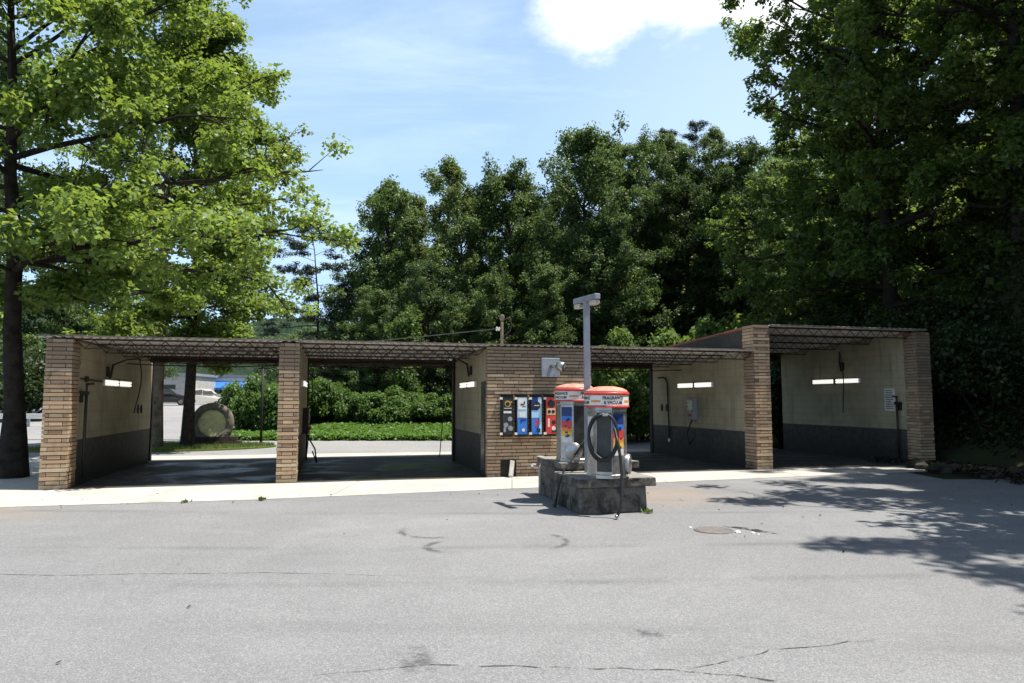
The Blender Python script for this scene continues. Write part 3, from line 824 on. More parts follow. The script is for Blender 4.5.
def vacuum(loc, rz, label, hose_long):
    t = thing('vacuum_station', label, 'vacuum', loc, rz, 'coin vacuums on the island')
    R8 = .335; c8 = cos(pi/8)
    # octagonal body; panel k has normal at k*45 degrees from the front
    mb = MB(); mb.lathe([(R8, .0), (R8, .05), (R8-.012, .06), (R8-.012, 1.0), (R8, 1.01), (R8, 1.06)], 8, (0, 0, 0), 'Z', a0=pi/8, smooth=False)
    body = mb.build('body', M['steel'], t)
    ap_ = (R8-.012)*c8
    def panel(k, x0, x1, z0, z1, mat, name, par, d=.004, y=0.0):
        mb = MB(); mb.box((x0, -ap_-y-d, z0), (x1, -ap_-y, z1))
        a = k*pi/4
        for v in mb.bm.verts: v.co = Matrix.Rotation(a, 3, 'Z') @ v.co
        return mb.build(name, mat, par)
    panel(0, -.115, .115, .10, .98, M['steeldark'], 'front_panel', body)
    for k, side in ((1, 1), (-1, -1)):
        if (side == 1) == (hose_long):     # the decorated side
            g = panel(k, -.105, .095, .34, .96, M['white'], 'graphic_panel', body)
            panel(k, -.105, .095, .80, .96, M['navy'], 'graphic_band', g, .003, .004)
            panel(k, -.105, .095, .72, .80, M['blue'], 'graphic_band', g, .003, .004)
            panel(k, -.105, .095, .60, .72, M['red'], 'graphic_band', g, .003, .004)
            panel(k, -.105, .095, .53, .60, M['orange'], 'graphic_band', g, .003, .004)
            panel(k, -.105, .095, .45, .53, M['yellow'], 'graphic_band', g, .003, .004)
            rg = random.Random(3)
            for q in range(9):
                mb = MB(); x = rg.uniform(-.06, .04); z = rg.uniform(.42, .76)
                mb.box((x, -ap_-.0105, z), (x+rg.uniform(.02, .05), -ap_-.0075, z+rg.uniform(.015, .05)))
                for v in mb.bm.verts: v.co = Matrix.Rotation(k*pi/4, 3, 'Z') @ v.co
                mb.build('picture', M['navy'], g)
        else:
            p = panel(k, -.08, .06, .62, .92, M['whitemetal'], 'coin_plate', body, .012)
            panel(k, -.03, .02, .74, .80, M['blackmetal'], 'coin_slot', p, .006, .012)
            panel(k, -.05, .05, .30, .5, M['steel'], 'access_door', body, .01)
    # canister door low on the front-left
    mb = MB(); mb.lathe([(.15, -.02), (.155, .05), (.145, .07), (.02, .085)], 24, (0, 0, 0), 'Y'); o = mb.build('canister_lid', M['steel'], body)
    o.location = (sin(-pi/8)*ap_, -cos(pi/8)*ap_, .19) if not hose_long else (sin(1.57)*ap_, -cos(1.57)*ap_, .20)
    o.rotation_euler = (0, 0, -.39 if not hose_long else 1.57)
    # canopy
    can = MB(); can.lathe([(.345, 1.065), (.352, 1.085), (.352, 1.09), (.352, 1.235), (.352, 1.24)], 40, (0, 0, 0), 'Z'); can = can.build('canopy', M['white'], t)
    mb = MB(); mb.lathe([(.357, 1.058), (.359, 1.085), (.353, 1.088)], 40, (0, 0, 0), 'Z', cap=False); mb.build('trim_ring', M['red'], can)
    mb = MB(); mb.lathe([(.353, 1.238), (.362, 1.24), (.364, 1.275), (.35, 1.285)], 40, (0, 0, 0), 'Z', cap=False); mb.build('trim_ring', M['red'], can)
    mb = MB(); mb.lathe([(.352, 1.283), (.32, 1.318), (.25, 1.35), (.14, 1.372), (.02, 1.378)], 40, (0, 0, 0), 'Z'); mb.build('dome', M['paleRed'], can)
    for a0, a1 in ((-.60, -.12), (1.06, 1.45), (-2.02, -1.72)):
        mb = MB(); n = 14; rr_ = .3545
        lo = [mb.bm.verts.new((rr_*sin(a0+(a1-a0)*i/n), -rr_*cos(a0+(a1-a0)*i/n), 1.135)) for i in range(n+1)]
        hi = [mb.bm.verts.new((rr_*sin(a0+(a1-a0)*i/n), -rr_*cos(a0+(a1-a0)*i/n), 1.165)) for i in range(n+1)]
        for i in range(n): mb.bm.faces.new((lo[i], lo[i+1], hi[i+1], hi[i]))
        mb.build('stripe', M['orange'], can, recalc=False)
    for a in (.46, -1.16, 2.02, -2.6):
        wrap_text('FRAGRANCE', .066, .3565, a, 1.195, M['black'], can, .92)
        wrap_text('& VACUUM', .066, .3565, a, 1.128, M['black'], can, .92)
    return t, body, ap_
isl_top = .524
v1, body1, ap1 = vacuum((1.405, 10.45, .524), radians(-16), 'nearer red and white domed vacuum with a coiled black hose on its front', True)
v2, body2, ap2 = vacuum((1.03, 11.58, .66), radians(14), 'farther red and white domed vacuum, its thin hose trailing down left', False)
# scale differs slightly: nearer unit stands on the lower slab
v1.scale = (.93, .93, .965); v2.scale = (.93, .93, .915)
# coiled hose of the nearer vacuum
def loop(cx, cz, rx, rz, y, a0, a1, n, tilt=0.0):
    return [(cx+rx*cos(a)+tilt*sin(a), y-.02*sin(a*1.5), cz+rz*sin(a)) for a in np.linspace(radians(a0), radians(a1), n)]
y0 = -ap1-.06
mb = MB()
pts = [(-.02, -ap1-.005, .95), (-.06, -ap1-.06, .93)]
pts += loop(-.01, .615, .225, .345, y0, 100, 450, 30, .02)
pts += [(p[0]-.025, p[1]-.05, p[2]-.03) for p in loop(.02, .645, .215, .325, y0, 92, 385, 26, -.03)]
pts += [(.24, y0-.08, .50), (.27, y0-.09, .3), (.285, y0-.10, .1), (.29, y0-.14, -.08), (.30, y0-.2, -.26), (.27, y0-.24, -.40), (.235, y0-.27, -.485)]
mb.tube(pts, .0235, 10); h1 = mb.build('hose', M['black'], v1)
mb = MB(); mb.rod((.235, y0-.27, -.485), (.215, y0-.285, -.505), .03, 10, .026); mb.build('nozzle', M['steel'], h1)
mb = MB(); mb.box((-.06, -ap1-.10, .925), (.08, -ap1, .96), .01); mb.build('hose_hook', M['steel'], v1)
y0 = -ap2-.04
mb = MB(); mb.tube([(.22, y0+.02, .86), (.2, y0-.04, .78), (.08, y0-.12, .52), (-.1, y0-.2, .26), (-.28, y0-.28, .06), (-.42, y0-.34, -.08), (-.50, y0-.36, -.25), (-.55, y0-.36, -.45), (-.58, y0-.36, -.62)], .017, 8)
h2 = mb.build('hose', M['black'], v2)
mb = MB(); mb.rod((-.58, y0-.36, -.61), (-.60, y0-.36, -.69), .03, 10, .02); mb.build('nozzle', M['black'], h2)

# light pole with two shoebox heads
t = thing('light_pole', 'grey square pole with two angled floodlight heads rising behind the vacuums', 'light pole', (1.18, 11.02, .62), 0)
mb = MB(); mb.box((-.048, -.048, -.615), (.048, .048, 2.60), .008); mb.build('pole', M['greymetal'], t)
bar = Vector((.17, -.40, .03))
mb = MB(); mb.box((-.36, -.05, -.05), (.36, .05, .04), .012); o = mb.build('cross_arm', M['greymetal'], t)
o.location = (0, 0, 2.63); o.rotation_euler = (0, 0, atan2(bar.y, bar.x))
for s in (-1, 1):
    mb = MB(); mb.box((-.09, -.05, -.13), (.09, .05, -.052), .02); h = mb.build('lamp_head', M['lens'], t)
    h.location = (bar.x*.58*s, bar.y*.58*s, 2.63); h.rotation_euler = (0, 0, atan2(bar.y, bar.x))
# water tap at the rear left corner of the island
t = thing('water_tap', 'weathered outdoor tap and pipe at the rear left corner of the concrete island', 'tap', W(8.74, -2.64, .004), YAW)
mb = MB(); mb.rod((0, 0, 0), (0, 0, .56), .03, 10); mb.build('pipe', M['stone'], t)
mb = MB(); mb.rod((0, 0, .50), (-.16, -.02, .50), .028, 10); mb.rod((-.15, -.02, .51), (-.16, -.03, .43), .026, 10); mb.build('spout', M['stone'], t)
mb = MB(); mb.lathe([(.02, .56), (.02, .62), (.065, .63), (.065, .655), (.01, .66)], 14); mb.build('handle', M['stone'], t)
# manhole and stones
t = thing('manhole_cover', 'round rusty manhole cover sunk in the asphalt right of the island', 'manhole cover', (2.55, 9.02, .008), .3)
mb = MB(); mb.lathe([(.21, 0), (.21, .006), (.2, .007)], 36); mb.build('lid', M['rustiron'], t)
mb = MB(); mb.lathe([(.245, 0), (.245, .006), (.235, .009), (.222, .008), (.215, .0)], 36, cap=False); mb.build('rim', M['rustiron'], t)
rs = random.Random(8)
def stone(x, y, r, label, mat='stone', zs=.6, group=None, name='stone', z=None):
    bm = bmesh.new(); bmesh.ops.create_icosphere(bm, subdivisions=2, radius=r)
    off = Vector((x*3.1, y*2.7, 5))
    for v in bm.verts:
        v.co *= 1+.35*noise.noise(v.co/r*1.1+off); v.co.z *= zs
    me = bpy.data.meshes.new(name); bm.to_mesh(me); bm.free()
    o = tag(link(name, me, M[mat]), label, 'stone', group)
    o.location = (x, y, (Hf(x, y) if z is None else z)+r*zs*.55); o.rotation_euler = (0, 0, rs.uniform(0, 6)); return o
for x, y, r in ((2.30, 9.2, .022), (2.80, 8.86, .035), (2.98, 8.83, .025), (3.02, 8.75, .016)):
    stone(x, y, r, 'small white stone lying by the rusty manhole cover', 'white', .7, 'white stones around the manhole')

# ------------------------------------------------------------------ foliage
def leaves(C, Rr, n, size, rng, flat_=.7, up=.6, elong=1.5, outc=None):
    """n small folded leaves scattered in clumps (centres C, radii Rr) -> verts, quads"""
    C = np.asarray(C, float); Rr = np.asarray(Rr, float)
    p = Rr**2/np.sum(Rr**2)
    idx = rng.choice(len(C), n, p=p)
    d = rng.normal(0, 1, (n, 3)); d /= np.linalg.norm(d, axis=1)[:, None]
    rad = rng.random(n)**.6*1.15
    off = d*(rad*Rr[idx])[:, None]; off[:, 2] *= flat_
    P = C[idx]+off
    nrm = rng.normal(0, 1, (n, 3)); nrm /= np.linalg.norm(nrm, axis=1)[:, None]
    nrm[:, 2] = np.abs(nrm[:, 2])*.6+up; nrm += d*.45
    nrm /= np.linalg.norm(nrm, axis=1)[:, None]
    a = rng.normal(0, 1, (n, 3)); a[:, 2] -= .35
    a -= nrm*np.sum(a*nrm, 1)[:, None]; a /= np.linalg.norm(a, axis=1)[:, None]
    b_ = np.cross(nrm, a)
    s = size*rng.uniform(.6, 1.3, n)[:, None]
    w = s/elong
    v0 = P-a*s*.5; v2 = P+a*s*.5-nrm*s*.10
    v1_ = P-a*s*.02+b_*w*.5+nrm*s*.12; v3 = P-a*s*.02-b_*w*.5+nrm*s*.12
    V = np.stack([v0, v1_, v2, v3], 1).reshape(-1, 3)
    return V, np.arange(4*n).reshape(-1, 4)

def tubes(polys, n=6):
    Vs, Qs, base = [], [], 0
    ang = np.arange(n)*2*pi/n
    for pts, rad in polys:
        pts = np.asarray(pts, float); k = len(pts)
        t = np.gradient(pts, axis=0); t /= np.linalg.norm(t, axis=1)[:, None]+1e-9
        ref = np.where(np.abs(t[:, 2:3]) > .9, np.array([[1., 0, 0]]), np.array([[0, 0, 1.]]))
        a = np.cross(t, ref); a /= np.linalg.norm(a, axis=1)[:, None]+1e-9
        b_ = np.cross(a, t)
        r = np.asarray(rad, float)[:, None, None]
        V = pts[:, None, :]+r*(a[:, None, :]*np.cos(ang)[None, :, None]+b_[:, None, :]*np.sin(ang)[None, :, None])
        i = np.arange(k-1)[:, None]*n+np.arange(n)[None, :]; j = np.arange(k-1)[:, None]*n+(np.arange(n)+1)[None, :] % n
        Vs.append(V.reshape(-1, 3)); Qs.append((np.stack([i, j, j+n, i+n], -1).reshape(-1, 4))+base); base += k*n
    return np.concatenate(Vs), np.concatenate(Qs)

def grow(seed, H, R, cb=.2, nl=26, nleaf=18000, leaf=.24, tr=.25, tc=.45, droop=.1, lean=(0, 0), clump=.75, extra=(), up=.6, sub=5, top=.96, low_e=5, high_e=62, elong=1.5, flare=1.5, flat_=.7, rag=0, s0=.3):
    """returns (trunk mesh, crown mesh)"""
    rng = np.random.default_rng(seed)
    k = 9; ts = np.linspace(0, 1, k)
    trunk = np.stack([lean[0]*ts**1.3+rng.normal(0, .012*H, k)*ts*.7, lean[1]*ts**1.3+rng.normal(0, .012*H, k)*ts*.7, ts*H*top-.25], 1)
    rad = tr*(1-.88*ts**.9); rad[0] *= flare
    polys = [(trunk, rad)]; C, RR = [], []
    def at(t): return np.array([np.interp(t, ts, trunk[:, q]) for q in range(3)])
    specs = []
    for i in range(nl):
        f = (i+.5)/nl; t = cb+(1-cb)*f*.97
        x = (f-tc)/(tc if f < tc else (1-tc)*1.03)
        L = R*sqrt(max(.05, 1-x*x*.92))*(rng.uniform(.42, 1.25) if rag else rng.uniform(.68, 1.18))
        az = i*2.39996+rng.uniform(-.5, .5); el = radians(low_e+(high_e-low_e)*f**1.3+rng.uniform(-8, 12))
        specs.append((t, az, el, L, droop))
    for e in extra: specs.append(e)
    for t, az, el, L, dr in specs:
        p0 = at(t); m = 7; s = np.linspace(0, 1, m)
        d = np.array([cos(az)*cos(el), sin(az)*cos(el), sin(el)])
        side = np.array([-sin(az), cos(az), 0])*rng.normal(0, .10)*L
        pts = p0+d[None]*(L*s)[:, None]+side[None]*(s**2)[:, None]+rng.normal(0, .022*L, (m, 3))*s[:, None]
        pts[:, 2] -= dr*L*s**2
        r0 = max(.018, tr*(1-.8*t)*.42*min(1.3, L/R+.2))
        polys.append((pts, r0*(1-.85*s)))
        for q in range(sub):
            sq = s0+(1-s0)*(q+rng.random()*.8)/sub
            b0 = np.array([np.interp(sq, s, pts[:, c]) for c in range(3)])
            bl = L*rng.uniform(.20, .40)*(1.15-sq*.5)
            dd = d+rng.normal(0, .75, 3); dd[2] = dd[2]*.7+.12; dd /= np.linalg.norm(dd)
            b1 = b0+dd*bl
            mid = (b0+b1)/2+rng.normal(0, .05*bl, 3)
            polys.append((np.array([b0, mid, b1]), [r0*.35, r0*.25, .006]))
            nt_ = 4
            for w_ in range(nt_):
                f_ = .3+.7*(w_+rng.random())/nt_
                c_ = b0+(b1-b0)*f_+rng.normal(0, .17*bl+.08, 3)*np.array([1, 1, .7])
                C.append(c_); RR.append(clump*rng.uniform(.32, .82))
                polys.append((np.array([b0+(b1-b0)*f_*.8, c_]), [max(.008, r0*.16), .004]))
        C.append(pts[-1]); RR.append(clump*rng.uniform(.4, .7))
    C.append(trunk[-1]); RR.append(clump*.8)
    Vt, Qt = tubes(polys, 7)
    Vl, Ql = leaves(C, RR, nleaf, leaf, rng, flat_, up, elong)
    me_t = npmesh('trunk', Vt, Qt); me_t.polygons.foreach_set('use_smooth', np.ones(len(Qt), bool))
    return me_t, npmesh('crown', Vl, Ql)

class Proto: pass
def proto(mat, bark='bark', **k):
    p = Proto(); p.t, p.c = grow(**k)
    p.t.materials.append(M[bark]); p.c.materials.append(M[mat]); return p
def plant_tree(p, x, y, label, name='broadleaf_tree', s=1.0, sz=None, rz=0.0, cat='tree', group=None, z=None):
    t = thing(name, label, cat, (x, y, Hf(x, y)-.05 if z is None else z), rz, group)
    t.scale = (s, s, sz or s)
    for n, me in (('trunk', p.t), ('crown', p.c)):
        o = bpy.data.objects.new(n, me); COL.objects.link(o); o.parent = t
    return t

# --- left foreground trees
A = proto('leafA', seed=21, H=14.5, R=5.2, cb=.29, nl=36, lean=(-.9, 0), s0=.18, nleaf=88000, leaf=.125, tr=.235, tc=.42, clump=.54, droop=.12, low_e=0, sub=6, elong=1.25,
          extra=((.40, .25, .15, 6.3, .10), (.44, .05, .22, 6.3, .10), (.35, -.2, .20, 5.4, .12), (.52, .0, .35, 5.6, .15), (.36, .7, .12, 5.8, .1), (.58, .4, .45, 5.4, .12), (.34, -.6, .2, 4.6, .05), (.62, -.1, .6, 5.2, .1), (.68, .35, .75, 4.8, .1), (.55, -.5, .5, 4.8, .1)))
plant_tree(A, -10.62, 15.05, 'big broadleaf tree with a thick dark trunk and long sunlit boughs at the far left')
B = proto('leafA', 'palebark', seed=33, H=17.0, R=5.0, cb=.24, nl=34, nleaf=64000, leaf=.13, flare=1.2, tr=.21, tc=.42, clump=.64, low_e=-5, sub=6, droop=.2, elong=1.3)
plant_tree(B, -11.75, 23.3, 'pale-trunked tree just behind the rear end of the leftmost bay wall')
B2 = proto('leafA', 'bark', seed=35, H=15.5, R=3.7, cb=.22, nl=34, nleaf=64000, leaf=.13, flare=1.25, tr=.21, tc=.40, clump=.62, low_e=-4, sub=6, droop=.17, elong=1.3)
plant_tree(B2, -11.0, 23.9, 'dark-trunked tree on the lawn beside the round stone sign', rz=.6)

# --- right hillside trees
D1 = proto('leafD', seed=41, H=15.5, R=5.4, cb=.07, nl=48, s0=.08, nleaf=88000, leaf=.155, tr=.27, tc=.42, clump=.52, low_e=-6, sub=6, droop=.14, elong=1.5)
D2 = proto('leafD', seed=43, H=15.0, R=5.6, cb=.10, nl=48, s0=.08, nleaf=100000, leaf=.16, tr=.25, tc=.45, clump=.56, low_e=-4, sub=6, droop=.15, elong=1.6)
plant_tree(D1, 13.4, 24.6, 'tall dark tree towering over the raised bay, its edge against the sky', sz=1.28, s=1.12)
plant_tree(D2, 14.9, 20.0, 'dark spreading tree on the hillside right behind the last brick pier', s=1.05, rz=.8, sz=1.05)
plant_tree(D2, 14.1, 8.5, 'broad tree on the right bank whose shadow falls across the asphalt', s=1.24, rz=2.1, sz=.86, z=1.2)
plant_tree(D1, 18.0, 12.8, 'dark tree added on the bank to deepen the shade on the asphalt and raised bay', s=.98, rz=1.1)  # added to thicken the shade over the asphalt and raised bay
plant_tree(D1, 26.0, 17.5, 'dark tree high on the bank at the right edge', s=.95, rz=2.6)
plant_tree(D2, 24.5, 24.0, 'dark tree on the upper slope behind the spreading hillside tree', s=1.0, rz=4.0)
plant_tree(D1, 15.5, 30.0, 'dark tree on the slope behind the tall dark tree', s=1.05, rz=5.0)
plant_tree(D2, 21.0, 29.0, 'dark tree near the top of the right hillside', s=1.15, rz=1.2)
plant_tree(D1, 18.5, 38.0, 'tree far up the slope behind the tall dark tree', s=.82, rz=3.4, sz=.72)

# --- forest behind
F = [proto('leafC', 'bark', seed=50, H=14, R=2.9, cb=.08, nl=64, nleaf=40000, leaf=.155, tr=.2, tc=.55, clump=.52, low_e=5, high_e=62, sub=4, elong=1.5, flat_=1.0, up=.35, rag=1),
     proto('leafC', 'bark', seed=51, H=14, R=3.4, cb=.06, nl=68, nleaf=44000, leaf=.16, tr=.22, tc=.58, clump=.56, low_e=0, high_e=60, sub=4, elong=1.6, flat_=1.0, up=.35, rag=1),
     proto('leafM', 'palebark', seed=52, H=15, R=2.3, cb=.10, nl=46, nleaf=26000, leaf=.155, tr=.18, tc=.62, clump=.5, low_e=10, high_e=64, sub=4, flat_=1.1, up=.35, rag=1),
     proto('leafN', 'bark', seed=53, H=13, R=3.6, cb=.05, nl=70, nleaf=46000, leaf=.16, tr=.22, tc=.5, clump=.58, low_e=-5, high_e=58, sub=4, flat_=1.0, up=.35, rag=1)]
P1 = proto('leafP', 'bark', seed=60, H=13, R=3.3, cb=.22, nl=26, nleaf=16000, leaf=.30, tr=.13, tc=.3, clump=.62, low_e=-10, high_e=25, sub=4, elong=5, flat_=.35, lean=(-1.2, 0))
P2 = proto('leafP', 'bark', seed=61, H=15, R=2.7, cb=.3, nl=26, nleaf=15000, leaf=.22, tr=.18, tc=.35, clump=.6, low_e=0, high_e=50, sub=5, elong=4, flat_=.5)
def px(x, Y): return (x-512)/700*Y*.9965
def topz(y, Y):     # height of picture row y at depth Y
    Yc = (341.5-y)/700; p = math.atan(58.5/700)
    dz = (sin(p)+Yc*cos(p))/(cos(p)-Yc*sin(p)); return 1.65+dz*Y
forest = [  # picture column, depth, picture row of the top, proto, label
 (352, 47, 268, 3, 'low rounded tree at the left end of the far woods beside the leaning pine'),
 (384, 45, 172, 0, 'slim tree with a wispy top, leftmost tall crown of the far woods'),
 (412, 49, 186, 2, 'narrow tree right of the wispy-topped one in the far woods'),
 (448, 44, 150, 2, 'tall narrow tree with the highest top left of the service mast'),
 (478, 48, 186, 0, 'slender tree right of the tall narrow one in the far woods'),
 (508, 45, 160, 1, 'upright tree standing above the service mast'),
 (536, 50, 196, 3, 'shorter rounded tree in the gap left of the big dark crown'),
 (588, 43, 122, 1, 'big dark full-crowned tree directly above the light pole'),
 (622, 50, 138, 2, 'narrow tree just right of the big full-crowned one'),
 (650, 49, 132, 1, 'broad tree in the middle of the wooded slope'),
 (722, 50, 122, 2, 'narrow tree high on the slope next to the dark hillside'),
 (748, 44, 140, 3, 'round-headed tree on the slope tucked behind the dark hillside'),
 (562, 52, 178, 0, 'slim tree at the left shoulder of the big full-crowned one'),
 (428, 40, 262, 3, 'short bushy tree in front of the far woods over the wet bay'),
 (490, 40, 270, 1, 'short full tree in front of the far woods left of the service mast'),
 (545, 39, 258, 0, 'short pointed tree in front of the far woods right of the service mast'),
 (612, 41, 215, 3, 'mid-height round tree on the lower slope right of the light pole'),
 (655, 46, 190, 1, 'mid-height full tree at the centre of the lower slope'),
 (712, 45, 195, 0, 'mid-height slim tree on the lower slope above the raised bay'),
 (375, 41, 285, 1, 'short full tree in front of the woods behind the second pier'),
 (690, 45, 150, 3, 'round-crowned tree below the two pines'),
 (400, 53, 205, 3, 'broad tree set back between the wispy-topped tree and its narrow neighbour'),
 (462, 54, 190, 1, 'tree set back between the two slender trees left of the service mast'),
 (525, 55, 176, 2, 'narrow tree set back right of the upright one above the service mast'),
 (605, 55, 140, 3, 'tree set back just behind the big full-crowned one'),
 (676, 52, 132, 0, 'slim tree between the two skyline pines'),
]
for i, (cx, Y, ty, k, lab) in enumerate(forest):
    x = px(cx, Y); z0 = Hf(x, Y); hh = topz(ty, Y)-z0
    base = {0: 14, 1: 14, 2: 15, 3: 13}[k]*1.02
    sz = hh/base; s = min(1.25, max(.62, sz*1.0))
    plant_tree(F[k], x, Y, lab, s=s, sz=sz, rz=i*1.7)
for cx, Y, ty, p, lab, b_ in ((325, 44, 212, P1, 'thin leaning pine with sparse flat branches left of the far woods', 13), (672, 54, 124, P2, 'dark pine on the skyline above the wooded slope', 15), (703, 55, 116, P2, 'taller dark pine at the highest point of the skyline', 15)):
    x = px(cx, Y); z0 = Hf(x, Y); hh = topz(ty, Y)-z0
    plant_tree(p, x, Y, lab, 'pine_tree', s=min(1.3, max(.8, hh/b_)), sz=hh/b_, rz=.0 if p is P1 else cx)

# --- shrubs
def shrub(seed, rx, ry, h, n, leaf, mat, lumps=7, up=.5, elong=1.35):
    rng = np.random.default_rng(seed); C, RR = [], []
    for i in range(lumps*6):
        a = rng.uniform(0, 2*pi); q = sqrt(rng.random())*.85
        zt = h*sqrt(max(0.05, 1-q*q))*rng.uniform(.55, 1.08)
        C.append((rx*q*cos(a), ry*q*sin(a), zt*rng.uniform(.35, .9))); RR.append(min(rx, ry, h)*rng.uniform(.16, .34))
    V, Q = leaves(C, RR, n, leaf, rng, .85, up, elong)
    V[:, 2] = np.maximum(V[:, 2], .01)
    me = npmesh('crown', V, Q); me.materials.append(M[mat])
    st = []
    for i in range(7):
        c = np.array(C[i*3]); st.append((np.array([[c[0]*.15, c[1]*.15, -.1], [c[0]*.5, c[1]*.5, c[2]*.6], c]), [.05, .035, .012]))
    Vt, Qt = tubes(st, 6); mt = npmesh('stems', Vt, Qt); mt.materials.append(M['bark'])
    p = Proto(); p.t, p.c = mt, me; return p
def plant_shrub(p, x, y, label, s=1.0, rz=0.0, name='shrub', group=None, cat='shrub', sz=None):
    t = thing(name, label, cat, (x, y, Hf(x, y)-.03), rz, group); t.scale = (s, s, sz or s)
    for n, me in (('stems', p.t), ('foliage', p.c)):
        o = bpy.data.objects.new(n, me); COL.objects.link(o); o.parent = t
    return t
K = [shrub(70+i, 2.1, 1.7, 2.3, 17000, .135, 'leafK') for i in range(3)]
S = [shrub(80+i, 1.6, 1.5, 3.0, 14000, .15, 'leafS', up=.4) for i in range(3)]
Dk = [shrub(90+i, 1.9, 1.8, 2.6, 16000, .115, 'leafX') for i in range(2)]
kud = [(327, 35.0, .95, 1.25, 0, 'tall vine-covered mound at the left of the wet bay view'), (352, 36.0, 1.05, .85, 1, 'low kudzu mound right of the tall left one behind the wet bay'),
       (380, 34.6, .95, 1.0, 2, 'round dark-sided kudzu mound in the middle of the wet bay view'), (405, 36.2, 1.0, .85, 0, 'kudzu mound at the foot of the vine-wrapped trunk'),
       (430, 34.8, .95, .82, 1, 'kudzu mound right of the vine-wrapped trunk'), (456, 35.5, 1.0, .85, 2, 'last kudzu mound at the right edge of the wet bay view'),
       (270, 33.2, .98, 1.4, 2, 'large leafy vine mound behind the black hook pole'), (246, 36.0, .95, 1.25, 1, 'vine mound to the left of the black hook pole'),
       (300, 35.8, 1.0, 1.2, 0, 'vine mound partly hidden behind the second brick pier')]
for cx, Y, s, sz, k, lab in kud: plant_shrub(K[k], px(cx, Y), Y, lab, s, cx, 'kudzu_mound', sz=sz, cat='vine mound')
# vine-wrapped trunk
rng = np.random.default_rng(5)
C = [(rng.normal(0, .35), rng.normal(0, .3), z) for z in np.linspace(1.2, 5.6, 26)]
V, Q = leaves(C, [.55]*26, 5200, .17, rng, .9, .3, 1.35)
t = thing('vine_trunk', 'upright dead trunk wrapped in vines among the kudzu', 'tree', (px(406, 37), 37, Hf(px(406, 37), 37)))
mv = npmesh('vines', V, Q); mv.materials.append(M['leafB']); o = bpy.data.objects.new('vines', mv); COL.objects.link(o); o.parent = t
mb = MB(); mb.tube([(0, 0, -.1), (.1, 0, 2), (0, .1, 4), (.1, 0, 5.8)], [.22, .2, .16, .1], 8); mb.build('trunk', M['bark'], t)
shr = [(612, 27.0, 1.0, 1.25, 0, 'bright green bush seen through the bay behind the vacuums'), (640, 29.0, .9, 1.0, 1, 'leafy bush behind the rear post of the bay right of the vacuums'),
       (585, 30.0, 1.0, 1.3, 2, 'bush rising behind the right end of the brick front'), (628, 36, 1.3, 1.7, 0, 'tall bright shrub above the low roof right of the light pole'),
       (668, 34, 1.4, 1.75, 2, 'large pale-leaved shrub above the low roof beside the raised wall'), (703, 33.5, 1.5, 2.1, 1, 'tallest pale shrub rising behind the raised bay'),
       (738, 31.5, 1.3, 1.8, 2, 'shrub behind the tall brick pier'), (552, 34, 1.1, 1.5, 1, 'shrub behind the equipment room roof'), (520, 35, 1.1, 1.3, 0, 'shrub behind the service mast')]
for cx, Y, s, sz, k, lab in shr: plant_shrub(S[k], px(cx, Y), Y, lab, s, cx*.7, sz=sz)
dks = [(790, 25, 1.1, 1.6, 0, 'dark shrub over the raised bay roof'), (850, 25, 1.2, 1.7, 1, 'dark shrub over the middle of the raised bay'), (900, 22, 1.1, 1.6, 0, 'dark shrub over the right end of the raised bay'),
       (945, 20.5, 1.0, 1.3, 1, 'dark shrub just right of the last brick pier'), (985, 18.5, 1.0, 1.2, 0, 'dark shrub on the bank at the right edge'), (770, 32, 1.2, 1.6, 1, 'dark bush on the slope below the round-headed tree')]
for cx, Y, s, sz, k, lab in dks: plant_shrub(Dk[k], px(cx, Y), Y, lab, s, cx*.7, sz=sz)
lft = [(20, 46, 1.6, 1.9, 0, 'dark bush across the street at the far left edge'), (62, 48, 1.7, 2.0, 1, 'dark bush across the street behind the leftmost pier'), (110, 50, 1.6, 1.9, 0, 'bush across the street behind the leftmost bay wall')]
for cx, Y, s, sz, k, lab in lft: plant_shrub(Dk[k], px(cx, Y), Y, lab, s, cx, sz=sz)
lt = [(-30, 52, 40, 3, 'tree across the street at the left picture edge'), (60, 55, 210, 1, 'tree across the street left of the pale-trunked tree'), (120, 58, 230, 3, 'round tree across the street behind the two lawn trees')]
for i, (cx, Y, ty, k, lab) in enumerate(lt):
    x = px(cx, Y); hh = topz(ty, Y)-Hf(x, Y); b_ = {1: 14, 3: 13}[k]
    plant_tree(F[k], x, Y, lab, s=min(1.5, hh/b_), sz=hh/b_, rz=i+.4)

# low leafy cover on the bank, undergrowth on the slopes, lawn, leaf litter
rng = np.random.default_rng(9)
n = 40000
X = rng.uniform(-13.5, 3, n); Y = rng.uniform(28.2, 34.5, n); Y = np.maximum(Y, 28.5+.35*wob(X, X*.7, 2.2)+.25*rng.random(n))
Z = hgt(X, Y)+rng.uniform(.02, .24, n)
V, Q = leaves(np.stack([X, Y, Z], 1), np.full(n, .1), n, .15, rng, .6, .8, 1.3)
me = npmesh('ground_cover', V, Q)
tag(link('ground_cover', me, M['grassK']), 'bright low leafy ground cover along the far side of the rear road', 'ground cover', kind='stuff')
n = 60000
X = rng.uniform(-22, 30, n); Y = rng.uniform(19.5, 64, n); s_ = hill_s(X, Y)
k_ = (s_ > 0.2); X, Y = X[k_], Y[k_]
L = .5+1.1*np.abs(wob(X, Y, 1.4))
Z = hgt(X, Y)+rng.random(len(X))*L*1.3
V, Q = leaves(np.stack([X, Y, Z], 1), np.full(len(X), .2), len(X), .34, rng, .8, .5, 1.4)
tag(link('undergrowth', npmesh('undergrowth', V, Q), M['leafD']), 'dense dark undergrowth under the trees on the slopes', 'undergrowth', kind='stuff')
n = 42000
X = rng.uniform(11.4, 21, n); Y = rng.uniform(9, 21.5, n); s_ = hill_s(X, Y)
